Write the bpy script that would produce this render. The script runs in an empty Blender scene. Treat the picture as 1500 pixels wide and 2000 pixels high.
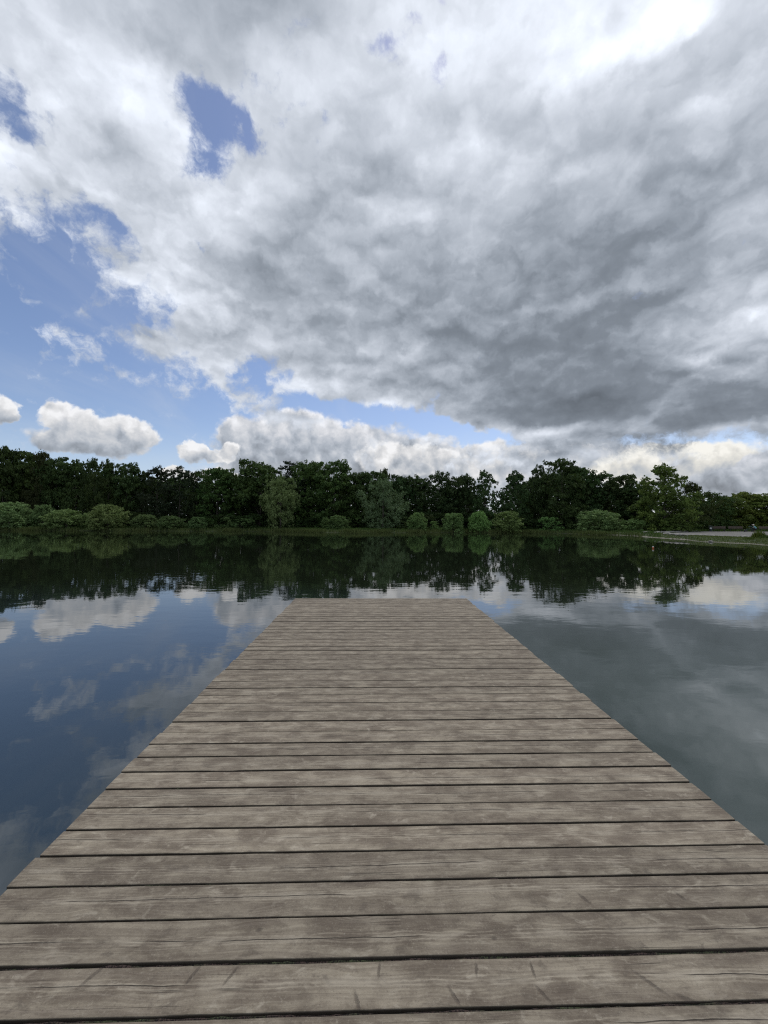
import bpy, bmesh, math, random
import numpy as np
from mathutils import Vector, Matrix, noise as mnoise

R = math.radians
scene = bpy.context.scene
COL = scene.collection
random.seed(7)

# ------------------------------------------------------------------ camera
F_PX = 810.0                       # focal length in pixels of the 1500 x 2000 frame
DECK_Z = 0.42
EYE = Vector((0, 0, DECK_Z + 1.47))
YAW, PITCH, ROLL = math.atan(23 / F_PX), math.atan(18.5 / F_PX), R(0.30)
FW = Vector((math.sin(YAW) * math.cos(PITCH), math.cos(YAW) * math.cos(PITCH), math.sin(PITCH)))
R0 = Vector((math.cos(YAW), -math.sin(YAW), 0))
U0 = R0.cross(FW)
RT = R0 * math.cos(ROLL) + U0 * math.sin(ROLL)
UP = U0 * math.cos(ROLL) - R0 * math.sin(ROLL)


def ray(px, py):
    return (FW + RT * ((px - 750) / F_PX) + UP * ((1000 - py) / F_PX))


def horizon(px):
    return 1018.2 + (px - 727) * math.tan(ROLL)


def at(px, depth):
    """ground position (x, y) seen in column px at the given depth along the view"""
    d = ray(px, horizon(px))
    return d.x * depth, d.y * depth


def z_at(px, py, depth):
    return EYE.z + ray(px, py).z * depth


def az_el(px, py):
    d = ray(px, py)
    return math.atan2(d.x, d.y), math.atan2(d.z, math.hypot(d.x, d.y))


cam_d = bpy.data.cameras.new('camera')
cam = bpy.data.objects.new('camera', cam_d)
COL.objects.link(cam)
cam_d.sensor_fit = 'VERTICAL'
cam_d.sensor_height = 24
cam_d.lens = F_PX / 2000 * 24
cam_d.clip_start = 0.05
cam_d.clip_end = 5000
m = Matrix((RT, UP, -FW)).transposed().to_4x4()
m.translation = EYE
cam.matrix_world = m
scene.camera = cam


# ------------------------------------------------------------------ node helpers
class NT:
    def __init__(self, tree):
        self.t = tree
        self.n = tree.nodes
        self.l = tree.links

    def node(self, typ, **kw):
        n = self.n.new(typ)
        for k, v in kw.items():
            setattr(n, k, v)
        return n

    def put(self, sock, v):
        if v is None:
            return
        if isinstance(v, bpy.types.NodeSocket):
            self.l.new(v, sock)
        else:
            sock.default_value = v

    def m(self, op, a, b=None, c=None, clamp=False):
        n = self.node('ShaderNodeMath', operation=op, use_clamp=clamp)
        for i, v in enumerate((a, b, c)):
            self.put(n.inputs[i], v)
        return n.outputs[0]

    def vm(self, op, a, b=None, scale=None):
        n = self.node('ShaderNodeVectorMath', operation=op)
        self.put(n.inputs[0], a)
        if b is not None:
            self.put(n.inputs[1], b)
        if scale is not None:
            self.put(n.inputs['Scale'], scale)
        return n.outputs['Value'] if op in ('LENGTH', 'DOT_PRODUCT') else n.outputs[0]

    def xyz(self, x=0.0, y=0.0, z=0.0):
        n = self.node('ShaderNodeCombineXYZ')
        for i, v in enumerate((x, y, z)):
            self.put(n.inputs[i], v)
        return n.outputs[0]

    def sep(self, v):
        n = self.node('ShaderNodeSeparateXYZ')
        self.put(n.inputs[0], v)
        return n.outputs

    def noise(self, vec, scale, detail=4.0, rough=0.55, dist=0.0, out='Fac', dim='3D', w=None):
        n = self.node('ShaderNodeTexNoise', noise_dimensions=dim)
        self.put(n.inputs['Vector'], vec)
        self.put(n.inputs['Scale'], scale)
        self.put(n.inputs['Detail'], detail)
        self.put(n.inputs['Roughness'], rough)
        self.put(n.inputs['Distortion'], dist)
        if w is not None:
            self.put(n.inputs['W'], w)
        return n.outputs[out]

    def mix(self, f, a, b, blend='MIX'):
        n = self.node('ShaderNodeMix', data_type='RGBA', blend_type=blend)
        self.put(n.inputs[0], f)
        for i, v in ((6, a), (7, b)):
            if isinstance(v, tuple) and len(v) == 3:
                v = (*v, 1)
            self.put(n.inputs[i], v)
        return n.outputs[2]

    def vmix(self, f, a, b):
        n = self.node('ShaderNodeMix', data_type='VECTOR', clamp_factor=False)
        self.put(n.inputs[0], f)
        self.put(n.inputs[4], a)
        self.put(n.inputs[5], b)
        return n.outputs[1]

    def c2v(self, c):
        n = self.node('ShaderNodeSeparateColor')
        self.put(n.inputs[0], c)
        return self.xyz(*n.outputs[:3])

    def step(self, x, lo, hi, smooth=True, to0=0.0, to1=1.0):
        n = self.node('ShaderNodeMapRange', interpolation_type='SMOOTHSTEP' if smooth else 'LINEAR')
        self.put(n.inputs[0], x)
        self.put(n.inputs[1], lo)
        self.put(n.inputs[2], hi)
        self.put(n.inputs[3], to0)
        self.put(n.inputs[4], to1)
        return n.outputs[0]

    def mapping(self, vec, loc=(0, 0, 0), rot=(0, 0, 0), scale=(1, 1, 1), typ='POINT'):
        n = self.node('ShaderNodeMapping', vector_type=typ)
        self.put(n.inputs[0], vec)
        n.inputs[1].default_value = loc
        n.inputs[2].default_value = rot
        n.inputs[3].default_value = scale
        return n.outputs[0]

    def blob(self, vec):
        n = self.node('ShaderNodeTexGradient', gradient_type='SPHERICAL')
        self.put(n.inputs[0], vec)
        return n.outputs[1]


def material(name):
    mt = bpy.data.materials.new(name)
    mt.use_nodes = True
    nt = NT(mt.node_tree)
    nt.n.clear()
    out = nt.node('ShaderNodeOutputMaterial')
    return mt, nt, out


# ------------------------------------------------------------------ sky
SUN_AZ, SUN_EL = R(33), R(56)
world = bpy.data.worlds.new('World')
scene.world = world
world.use_nodes = True
w = NT(world.node_tree)
w.n.clear()
world.cycles.sampling_method = 'MANUAL'
world.cycles.sample_map_resolution = 512
w_out = w.node('ShaderNodeOutputWorld')
w_bg = w.node('ShaderNodeBackground')
SKY_S = 0.12
w_bg.inputs[1].default_value = SKY_S
w.l.new(w_bg.outputs[0], w_out.inputs[0])
direction = w.node('ShaderNodeTexCoord').outputs['Generated']
sky = w.node('ShaderNodeTexSky', sky_type='NISHITA', sun_disc=False)
w.put(sky.inputs[0], direction)
sky.sun_elevation = SUN_EL
sky.sun_rotation = SUN_AZ
sky.altitude = 100
sky.air_density = 1.0
sky.dust_density = 0.7
sky.ozone_density = 3.0
sky_rgb = w.c2v(sky.outputs[0])
dx, dy, dz = w.sep(direction)
hyp = w.m('SQRT', w.m('ADD', w.m('MULTIPLY', dx, dx), w.m('MULTIPLY', dy, dy)))
az = w.m('ARCTAN2', dx, dy)
el = w.m('ARCTAN2', dz, hyp)
ae = w.xyz(az, el, 0.0)
# cloud-layer plane coordinates
inv = w.m('DIVIDE', 1.0, w.m('ADD', w.m('MAXIMUM', dz, 0.0), 0.16))
plane = w.xyz(w.m('MULTIPLY', dx, inv), w.m('MULTIPLY', dy, inv), 0.0)
# domain warps
wc = w.vm('SUBTRACT', w.c2v(w.noise(direction, 4.0, 3.0, 0.55, 0.0, 'Color')), (0.5, 0.5, 0.5))
wf = w.vm('SUBTRACT', w.c2v(w.noise(direction, 13.0, 5.0, 0.6, 0.0, 'Color')), (0.5, 0.5, 0.5))
warp = w.vm('ADD', w.vm('SCALE', wc, scale=0.10), w.vm('SCALE', wf, scale=0.075))
aew = w.vm('MULTIPLY', w.vm('ADD', ae, warp), (1, 1, 0))

# coverage (a) and grey level (b) of the cloud deck, over a grid of sky directions
GX = list(range(0, 1501, 100))
GY = [0, 100, 200, 300, 400, 500, 600, 700, 760, 820, 860, 900, 960]
GA = [
    [1, 1, 1, 1, 1, 1, 1, 1, .8, 1, 1, 1, 1, 1, 1, 1],
    [1, 1, 1, 1, 1, .9, 1, .8, 1, .9, 1, 1, 1, 1, 1, 1],
    [.2, .9, 1, 1, .5, .9, .9, 1, 1, 1, 1, 1, 1, 1, 1, 1],
    [.9, .9, 1, 1, .5, 1, 1, 1, 1, 1, 1, 1, 1, 1, 1, 1],
    [.55, .35, 1, 1, .9, 1, 1, 1, 1, 1, 1, 1, 1, 1, 1, 1],
    [.1, .0, .2, .9, 1, 1, 1, 1, 1, 1, 1, 1, 1, 1, 1, 1],
    [.05, .0, .1, .6, 1, 1, 1, 1, 1, 1, 1, 1, 1, 1, 1, 1],
    [.0, .05, .1, .05, .45, .8, 1, 1, 1, 1, 1, 1, 1, 1, 1, 1],
    [.0, .0, .0, .0, .0, .35, .85, .95, 1, 1, 1, 1, 1, 1, 1, 1],
    [.0, .0, .0, .0, .0, .1, .15, .3, .4, .8, 1, 1, 1, 1, 1, 1],
    [.0, .0, .0, .0, .0, .0, .0, .1, .2, .3, .8, 1, .95, .7, .2, .2],
    [.0, .0, .0, .0, .0, .0, .0, .1, .2, .3, .4, .4, .3, .2, .1, .1],
    [.0, .0, .0, .0, .0, .0, .0, .0, .0, .0, .0, .0, .0, .0, .0, .0],
]
GB = [
    [214, 212, 205, 184, 174, 172, 176, 205, 218, 220, 224, 236, 246, 248, 238, 200],
    [220, 222, 216, 200, 184, 188, 212, 218, 224, 228, 222, 232, 240, 225, 200, 188],
    [218, 208, 212, 228, 220, 208, 204, 208, 224, 224, 214, 206, 196, 188, 182, 178],
    [228, 210, 198, 212, 228, 220, 206, 208, 216, 208, 188, 180, 176, 170, 168, 172],
    [210, 212, 205, 205, 222, 210, 192, 190, 195, 190, 180, 168, 162, 164, 170, 188],
    [212, 212, 215, 218, 205, 184, 165, 178, 174, 164, 156, 150, 152, 164, 176, 188],
    [212, 212, 212, 210, 200, 188, 168, 164, 155, 150, 154, 154, 152, 158, 176, 200],
    [210, 210, 210, 210, 210, 202, 194, 184, 170, 156, 142, 138, 134, 160, 195, 170],
    [210, 210, 210, 210, 210, 206, 204, 192, 176, 160, 132, 118, 116, 136, 158, 150],
    [210, 210, 210, 210, 210, 206, 204, 196, 200, 196, 160, 136, 132, 134, 136, 142],
    [210, 210, 210, 210, 210, 206, 204, 200, 204, 208, 200, 176, 162, 160, 165, 170],
    [210, 210, 210, 210, 210, 206, 204, 204, 204, 208, 205, 204, 204, 208, 200, 190],
    [210, 210, 210, 210, 210, 206, 204, 204, 204, 208, 205, 204, 204, 208, 200, 190],
]


def grid(tab, px, py):
    px = min(max(px, 0), 1500)
    py = min(max(py, 0), 960)
    i = min(int(px // 100), 14)
    fx = px / 100 - i
    j = max(k for k in range(len(GY) - 1) if GY[k] <= py)
    fy = (py - GY[j]) / (GY[j + 1] - GY[j])
    a = tab[j][i] * (1 - fx) + tab[j][i + 1] * fx
    b = tab[j + 1][i] * (1 - fx) + tab[j + 1][i + 1] * fx
    return a * (1 - fy) + b * fy


def pix_of(a, e):
    d = Vector((math.sin(a) * math.cos(e), math.cos(a) * math.cos(e), math.sin(e)))
    k = d.dot(FW)
    return 750 + F_PX * d.dot(RT) / k, 1000 - F_PX * d.dot(UP) / k


AZ0, AZ1, NST = R(-46), R(46), 31
ROWS = [R(v) for v in (0, 3, 6, 9, 12, 15, 18, 22, 26, 30, 34, 38, 42, 46, 51)]
azn = w.step(w.sep(aew)[0], AZ0, AZ1, smooth=False)
elw = w.sep(aew)[1]
prev = None
for k, e in enumerate(ROWS):
    cr = w.node('ShaderNodeValToRGB')
    ramp = cr.color_ramp
    ramp.interpolation = 'B_SPLINE'
    while len(ramp.elements) < NST:
        ramp.elements.new(0.5)
    for i in range(NST):
        ramp.elements[i].position = i / (NST - 1)
    for i in range(NST):
        t = i / (NST - 1)
        px, py = pix_of(AZ0 + (AZ1 - AZ0) * t, e)
        ramp.elements[i].color = (grid(GA, px, py), grid(GB, px, py) / 255, 0, 1)
    w.put(cr.inputs[0], azn)
    if prev is None:
        prev = cr.outputs[0]
    else:
        f = w.step(elw, ROWS[k - 1], e)
        prev = w.mix(f, prev, cr.outputs[0])
sc_ = w.node('ShaderNodeSeparateColor')
w.put(sc_.inputs[0], prev)
cov, grey = sc_.outputs[0], sc_.outputs[1]


def sky_vec(vec, px, py, rx, ry, rot=0.0):
    a, e = az_el(px, py)
    a0, _ = az_el(px - rx, py)
    a1, _ = az_el(px + rx, py)
    _, e0 = az_el(px, py + ry)
    _, e1 = az_el(px, py - ry)
    return w.mapping(vec, (a, e, 0), (0, 0, R(rot)), ((a1 - a0) / 2, (e1 - e0) / 2, 1), 'TEXTURE')


def add_blobs(base, items, vec):
    for it in items:
        px, py, rx, ry, rot, amt = it
        b = w.blob(sky_vec(vec, px, py, rx, ry, rot))
        b = w.step(b, 0.0, 0.9, smooth=False)
        base = w.m('MULTIPLY_ADD', b, amt, base)
    return base


# holes of blue and stray wisps: changes to the coverage
cov = add_blobs(cov, [
    (388, 210, 96, 88, -20, -.76), (475, 258, 85, 58, -30, -.55), (405, 320, 60, 95, 15, -.48),
    (572, 88, 85, 80, 30, -.50), (742, 118, 60, 66, 20, -.62), (855, 165, 50, 70, 20, -.5), (1035, 35, 45, 80, 10, -.5),
    (865, 10, 30, 25, 0, -.5), (800, 45, 35, 35, 0, -.45),
    (12, 205, 90, 95, -45, -.44), (60, 265, 40, 50, -45, -.45), (400, 490, 24, 14, 0, -.45),
    (590, 235, 70, 30, 20, -.3),
    (115, 410, 80, 36, -35, -.3), (225, 470, 60, 30, -35, -.35),
    (150, 590, 40, 24, 0, .26), (160, 680, 75, 55, -35, .30), (270, 650, 130, 54, -28, .40), (370, 645, 66, 50, -20, .46),
    (285, 742, 120, 34, -8, .42), (352, 748, 42, 44, 0, .48), (128, 714, 34, 20, 0, .25), (25, 645, 36, 18, 0, .22),
    (452, 672, 60, 60, 0, .3), (420, 725, 60, 40, 0, .25), (480, 770, 110, 26, -20, .3), (440, 780, 60, 40, -20, .2),
    (522, 728, 90, 45, 10, -.5), (650, 800, 120, 30, -12, -.6), (740, 812, 70, 28, 0, -.5), (850, 828, 80, 34, -10, -.75), (930, 852, 130, 26, -6, -.85),
    (880, 800, 120, 20, 5, .25), (1420, 872, 110, 18, 0, -.5),
], aew)
grey = add_blobs(grey, [
    (1290, 40, 170, 70, 20, .08), (1160, 100, 60, 60, 0, .04), (1370, 20, 110, 44, 20, .08),
    (1370, 705, 60, 26, 10, .16), (1420, 640, 60, 110, 0, .08), (1330, 775, 90, 24, 20, .08),
    (1210, 705, 100, 30, 20, .05), (1060, 735, 90, 30, 10, -.05), (1130, 797, 190, 34, 3, -.12), (1180, 752, 170, 16, 8, .05), (1420, 800, 150, 60, 10, -.05), (1480, 610, 70, 130, 0, .05),
    (640, 520, 130, 50, -25, -.06), (720, 640, 200, 40, 0, -.03), (760, 690, 120, 30, 0, .05),
    (590, 745, 120, 30, 0, .04), (1080, 838, 160, 16, 0, .10), (1300, 850, 150, 22, 10, -.03),
    (420, 330, 40, 60, 0, .05), (250, 330, 60, 90, 35, -.04), (240, 230, 60, 60, 0, .04), (920, 270, 40, 40, 0, .08),
], aew)

sun2 = Vector((math.sin(SUN_AZ), math.cos(SUN_AZ)))
pw = w.vm('ADD', plane, w.vm('SCALE', wc, scale=0.35))
pst = w.mapping(pw, rot=(0, 0, R(-6)), scale=(1.0, .75, 1))
n_big = w.noise(pst, 1.7, 5.0, 0.5, 0.2)
n_off = w.noise(w.vm('ADD', pst, (.05, .06, 0)), 1.7, 5.0, 0.5, 0.2)
n_bil = w.noise(w.vm('ADD', pst, (3.0, 1.0, 0)), 4.6, 4.0, 0.5, 0.4)
dir_f = w.vm('MULTIPLY', direction, (.85, .85, 1.5))
n_mid = w.noise(w.vm('ADD', dir_f, w.vm('SCALE', wf, scale=0.10)), 9.0, 5.0, 0.52, 0.0)
n_mid2 = w.noise(w.vm('ADD', w.vm('ADD', dir_f, (0, 0, -0.030)), w.vm('SCALE', wf, scale=0.10)), 9.0, 4.0, 0.48, 0.0)
n_fine = w.noise(w.vm('ADD', direction, w.vm('SCALE', wf, scale=0.06)), 26.0, 6.0, 0.62, 0.0)
n_cov = w.m('ADD', w.m('MULTIPLY', w.m('SUBTRACT', n_mid, .5), 1.7), w.m('MULTIPLY', w.m('SUBTRACT', n_fine, .5), 2.1))
cov = w.m('MULTIPLY_ADD', cov, 1.5, -.05)
# behind the viewer the deck is broken by the same noise
front = w.step(w.m('ABSOLUTE', az), R(50), R(85))
cov = w.m('ADD', w.m('ADD', cov, w.m('MULTIPLY', front, w.m('SUBTRACT', .80, cov))), n_cov)
grey = w.m('ADD', grey, w.m('MULTIPLY', front, w.m('SUBTRACT', .80, grey)))
deck_a = w.step(cov, .20, 1.0)
shade = w.m('ADD', w.m('MULTIPLY', w.m('SUBTRACT', n_off, n_big), -.60), w.m('MULTIPLY', w.m('SUBTRACT', n_mid, n_mid2), w.step(el, R(22), R(48), to0=.58, to1=.34)))
shade = w.m('ADD', shade, w.m('MULTIPLY', w.m('SUBTRACT', n_bil, .5), -.17))
shade = w.m('ADD', shade, w.m('MULTIPLY', w.m('SUBTRACT', n_mid, .5), -.12))
shade = w.m('ADD', shade, w.m('MULTIPLY', w.m('SUBTRACT', n_fine, .5), .05))
puff = w.node('ShaderNodeTexVoronoi', feature='F1')
puff.inputs['Detail'].default_value = 1.0
puff.inputs['Roughness'].default_value = .45
puff.inputs['Scale'].default_value = 8.5
w.put(puff.inputs['Vector'], w.vm('ADD', w.vm('MULTIPLY', direction, (1.0, 1.0, 2.3)), w.vm('SCALE', wf, scale=.16)))
shade = w.m('ADD', shade, w.m('MULTIPLY', w.m('SUBTRACT', .57, puff.outputs['Distance']), w.step(el, R(24), R(50), to0=.15, to1=.09)))
grey = w.m('MAXIMUM', w.m('ADD', grey, .038), w.m('MULTIPLY_ADD', grey, 1.18, -.100))
g = w.m('ADD', grey, shade)
g = w.m('MAXIMUM', g, w.m('MULTIPLY_ADD', g, .45, .302))
lin = w.m('POWER', g, 2.25)
tint = w.vmix(w.step(g, .45, .95), (.855, .985, 1.165), (.935, .995, 1.10))
deck_c = w.vm('SCALE', tint, scale=w.m('MULTIPLY', lin, 1 / SKY_S))

# separate heaped clouds low over the trees
base_sky = w.vm('MULTIPLY', sky_rgb, (1.02, .955, .985))
hz = w.step(el, R(0), R(13), to0=.60, to1=0.0)
base_sky = w.vmix(hz, base_sky, (4.9, 5.8, 7.2))
cirrus = w.m('MULTIPLY', w.step(w.noise(w.mapping(plane, scale=(1.0, .35, 1)), 2.2, 6.0, .6, .6), .45, .85), .22)
base_sky = w.vmix(cirrus, base_sky, (5.4, 5.7, 6.1))
col = base_sky
wcu = w.vm('SUBTRACT', w.c2v(w.noise(direction, 24.0, 5.0, 0.55, 0.0, 'Color')), (0.5, 0.5, 0.5))
aec = w.vm('MULTIPLY', w.vm('ADD', ae, w.vm('SCALE', wcu, scale=0.050)), (1, 1, 0))
el_c = w.sep(aec)[1]
n_cu = w.noise(w.vm('ADD', direction, w.vm('SCALE', wcu, scale=.03)), 38.0, 4.0, 0.5)
n_cu2 = w.noise(w.vm('ADD', w.vm('ADD', direction, (.003, 0, -.008)), w.vm('SCALE', wcu, scale=.03)), 24.0, 4.0, 0.48)
relief = w.m('MULTIPLY', w.m('SUBTRACT', n_cu, n_cu2), .42)


def heap(parts, b0, grad, warm, soft=.24):
    """one heaped cloud: lobes (px, py, rx, ry); grey level b0 plus grad from its foot to its crown"""
    global col
    tot, hgt = None, None
    lo = min(az_el(p[0], p[1] + p[3])[1] for p in parts)
    hi = max(az_el(p[0], p[1] - p[3])[1] for p in parts)
    hh = w.m('MULTIPLY_ADD', el_c, 2 / (hi - lo), -(hi + lo) / (hi - lo), clamp=False)
    hh = w.m('MINIMUM', w.m('MAXIMUM', hh, -1.0), 1.0)
    for (px, py, rx, ry) in parts:
        v = sky_vec(aec, px, py, rx, ry)
        b = w.blob(v)
        tot = b if tot is None else w.m('MAXIMUM', tot, b)
        e_c = az_el(px, py)[1]
        e_r = (az_el(px, py - ry)[1] - az_el(px, py + ry)[1]) / 2
        h = w.m('MULTIPLY', b, w.m('MULTIPLY_ADD', el_c, 1 / e_r, -e_c / e_r))
        hgt = h if hgt is None else w.m('ADD', hgt, h)
    a = w.step(w.m('ADD', tot, w.m('MULTIPLY', w.m('SUBTRACT', n_cu, .5), w.m('MINIMUM', w.m('MULTIPLY', tot, 3.0), .45))), .04, .04 + soft)
    gg = w.m('ADD', w.m('MULTIPLY_ADD', hgt, grad * .9, w.m('MULTIPLY_ADD', hh, grad * .75, b0)), relief)
    gg = w.m('ADD', gg, w.m('MULTIPLY', w.m('SUBTRACT', w.step(tot, 0, .5), .5), -.10))
    gg = w.m('ADD', gg, .075)
    hue = w.vmix(w.step(gg, .66, .90), (.90, .985, 1.11), (warm[0] * .985, warm[1] * .995, warm[2] * 1.02))
    c = w.vmix(w.m('MULTIPLY', w.m('POWER', w.m('MINIMUM', w.m('MAXIMUM', gg, .3), .97), 2.25), 1 / SKY_S), (0, 0, 0), hue)
    col = w.vmix(w.m('MULTIPLY', a, .96), col, c)


# low pale bank along the horizon
heap([(620, 945, 330, 50), (1000, 930, 420, 62), (1400, 930, 340, 72), (1700, 930, 340, 80)], .77, .08, (1.0, 1.0, 1.02), .5)
heap([(960, 900, 260, 42), (1180, 905, 260, 44), (1080, 880, 160, 26)], .78, .10, (1.01, 1.0, .985))
heap([(1290, 900, 130, 42), (1390, 905, 130, 48), (1345, 885, 60, 30), (1240, 915, 110, 36)], .85, .14, (1.03, 1.0, .91))
heap([(1490, 915, 60, 42), (1440, 945, 160, 36), (1530, 905, 90, 44)], .68, .10, (.98, 1.0, 1.05))
heap([(500, 862, 95, 60), (590, 850, 110, 62), (690, 880, 150, 62), (790, 895, 150, 56), (550, 905, 150, 40), (455, 850, 40, 36), (640, 920, 240, 40)], .70, .20, (1.0, 1.0, 1.01))
heap([(755, 895, 70, 36), (830, 900, 100, 36), (880, 910, 90, 30)], .80, .14, (1.01, 1.0, .985))
heap([(445, 884, 26, 20)], .82, .12, (1.01, 1.0, .985))
heap([(380, 884, 36, 24), (405, 890, 34, 14)], .80, .16, (1.01, 1.0, .985))
heap([(345, 930, 52, 22), (430, 928, 50, 14)], .84, .1, (1.03, 1.0, .95))
heap([(115, 820, 48, 38), (165, 830, 60, 36), (240, 838, 75, 34), (180, 862, 140, 34), (120, 860, 70, 30), (270, 850, 50, 26)], .76, .20, (1.01, 1.0, .985))
heap([(-5, 795, 46, 36), (-40, 800, 60, 40), (15, 812, 30, 16)], .80, .17, (1.01, 1.0, .985))

col = w.vmix(deck_a, col, deck_c)
# nothing shines below the horizon but the dull light of the land
col = w.vmix(w.step(dz, -.05, -.005), (.7, .75, .6), col)
w.put(w_bg.inputs[0], col)

# ------------------------------------------------------------------ sun (veiled by the cloud deck)
sd = bpy.data.lights.new('sun', 'SUN')
sd.energy = 1.2
sd.angle = R(22)
sd.color = (1.0, .955, .90)
so = bpy.data.objects.new('sun', sd)
COL.objects.link(so)
sun_dir = Vector((math.sin(SUN_AZ) * math.cos(SUN_EL), math.cos(SUN_AZ) * math.cos(SUN_EL), math.sin(SUN_EL)))
so.rotation_euler = (-sun_dir).to_track_quat('-Z', 'Y').to_euler()
so.location = (20, -10, 60)

vs = scene.view_settings
vs.view_transform = 'Standard'
vs.look = 'None'
vs.exposure = 0
vs.gamma = 1
vs.use_curve_mapping = False
scene.cycles.use_denoising = False
scene.cycles.filter_width = 1.2
scene.cycles.max_bounces = 6
scene.cycles.diffuse_bounces = 3
scene.cycles.transparent_max_bounces = 8


# ------------------------------------------------------------------ object helpers
def link(name, me, mt=None, parent=None):
    o = bpy.data.objects.new(name, me)
    COL.objects.link(o)
    if mt is not None:
        me.materials.append(mt)
    if parent is not None:
        o.parent = parent
    return o


def empty(name, loc, rz=0):
    o = bpy.data.objects.new(name, None)
    COL.objects.link(o)
    o.location = loc
    o.rotation_euler = (0, 0, rz)
    o.empty_display_size = .2
    return o


def tag(o, label=None, cat=None, group=None, kind=None):
    if label:
        o['label'] = label
    if cat:
        o['category'] = cat
    if group:
        o['group'] = group
    if kind:
        o['kind'] = kind
    return o


def mesh(name, verts, faces, smooth=False):
    me = bpy.data.meshes.new(name)
    me.from_pydata([tuple(v) for v in verts], [], faces)
    if smooth:
        me.polygons.foreach_set('use_smooth', [True] * len(me.polygons))
    me.update()
    return me


def quads(name, P4, attrs=None, tri=False):
    """P4: (n, k, 3) array of loose faces with k corners"""
    n, k, _ = P4.shape
    me = bpy.data.meshes.new(name)
    me.vertices.add(n * k)
    me.vertices.foreach_set('co', P4.reshape(-1).astype(np.float32))
    me.loops.add(n * k)
    me.loops.foreach_set('vertex_index', np.arange(n * k, dtype=np.int32))
    me.polygons.add(n)
    me.polygons.foreach_set('loop_start', np.arange(0, n * k, k, dtype=np.int32))
    me.update(calc_edges=True)
    for nm, val in (attrs or {}).items():
        a = me.attributes.new(nm, 'FLOAT', 'POINT')
        a.data.foreach_set('value', np.repeat(val, k).astype(np.float32))
    return me


def bm_obj(name, bm, mt, parent=None, smooth=False):
    me = bpy.data.meshes.new(name)
    bm.normal_update()
    bm.to_mesh(me)
    bm.free()
    if smooth:
        me.polygons.foreach_set('use_smooth', [True] * len(me.polygons))
    return link(name, me, mt, parent)


def add_box(bm, c, s, bevel=0.0, rot=None):
    mt = Matrix.Translation(c) @ (rot.to_4x4() if rot is not None else Matrix.Identity(4)) @ Matrix.Diagonal((*s, 1))
    r = bmesh.ops.create_cube(bm, size=1, matrix=mt)
    if bevel:
        es = list({e for v in r['verts'] for e in v.link_edges})
        bmesh.ops.bevel(bm, geom=es, offset=bevel, segments=2, affect='EDGES', profile=.6)


def tube(pts, radii, sides=7):
    """verts and faces of a tapered tube through pts"""
    vs_, fs = [], []
    for i, p in enumerate(pts):
        p = Vector(p)
        d = (Vector(pts[min(i + 1, len(pts) - 1)]) - Vector(pts[max(i - 1, 0)])).normalized()
        a = d.orthogonal().normalized() if abs(d.z) < .9 else Vector((1, 0, 0))
        a = (a - d * a.dot(d)).normalized()
        b = d.cross(a)
        for k in range(sides):
            t = 2 * math.pi * k / sides
            vs_.append(p + (a * math.cos(t) + b * math.sin(t)) * radii[i])
    for i in range(len(pts) - 1):
        for k in range(sides):
            k2 = (k + 1) % sides
            fs.append((i * sides + k, i * sides + k2, (i + 1) * sides + k2, (i + 1) * sides + k))
    fs.append(tuple(range((len(pts) - 1) * sides, len(pts) * sides)))
    fs.append(tuple(reversed(range(sides))))
    return vs_, fs


class Geo:
    def __init__(self):
        self.v, self.f = [], []

    def add(self, vf):
        o = len(self.v)
        self.v += list(vf[0])
        self.f += [tuple(i + o for i in f) for f in vf[1]]
        return self

    def mesh(self, name, smooth=True):
        return mesh(name, self.v, self.f, smooth)


# ------------------------------------------------------------------ land and water
SH = [(-700, 1037), (-300, 1036.5), (0, 1036), (120, 1036.6), (250, 1037), (400, 1037.6), (500, 1038), (600, 1039.6), (700, 1041), (800, 1040.2), (900, 1040), (980, 1040.6),
      (1050, 1041), (1130, 1043), (1190, 1045), (1232, 1046.3), (1268, 1049), (1300, 1052), (1335, 1054), (1365, 1057.6), (1400, 1059), (1430, 1061), (1465, 1063), (1500, 1065), (1600, 1075), (1800, 1105)]
sh_pts = []
for px, py in SH:
    d = ray(px, py)
    s = -EYE.z / d.z
    sh_pts.append((d.x * s, d.y * s))
sh_az = [math.atan2(x, y) for x, y in sh_pts]
sh_r = [math.hypot(x, y) for x, y in sh_pts]
# the shore closes behind the viewer
for a_, r_ in ((1.25, 24), (1.6, 15), (2.1, 8.5), (2.6, 6), (3.1416, 5.2)):
    if a_ > sh_az[-1] + .05:
        sh_az.append(a_)
        sh_r.append(r_)
for a_, r_ in ((-1.25, 60), (-1.6, 36), (-2.1, 14), (-2.6, 7), (-3.1416, 5.2)):
    if a_ < sh_az[0] - .05:
        sh_az.insert(0, a_)
        sh_r.insert(0, r_)


def shore_r(a):
    r_ = float(np.interp(a, sh_az, sh_r))
    return r_ + .5 * math.sin(a * 61) * min(1, r_ / 40) + .3 * math.sin(a * 143 + 1) * min(1, r_ / 40)


LOT = [at(p, d) for p, d in ((1296, 53.5), (1335, 49.5), (1390, 46), (1450, 43.5), (1500, 41), (1640, 38), (1640, 68), (1500, 68.5), (1420, 68.5), (1362, 69), (1330, 62), (1296, 56))]


def in_lot(x, y):
    c = False
    n = len(LOT)
    for i in range(n):
        x1, y1 = LOT[i]
        x2, y2 = LOT[(i + 1) % n]
        if (y1 > y) != (y2 > y) and x < (x2 - x1) * (y - y1) / (y2 - y1) + x1:
            c = not c
    return c


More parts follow.
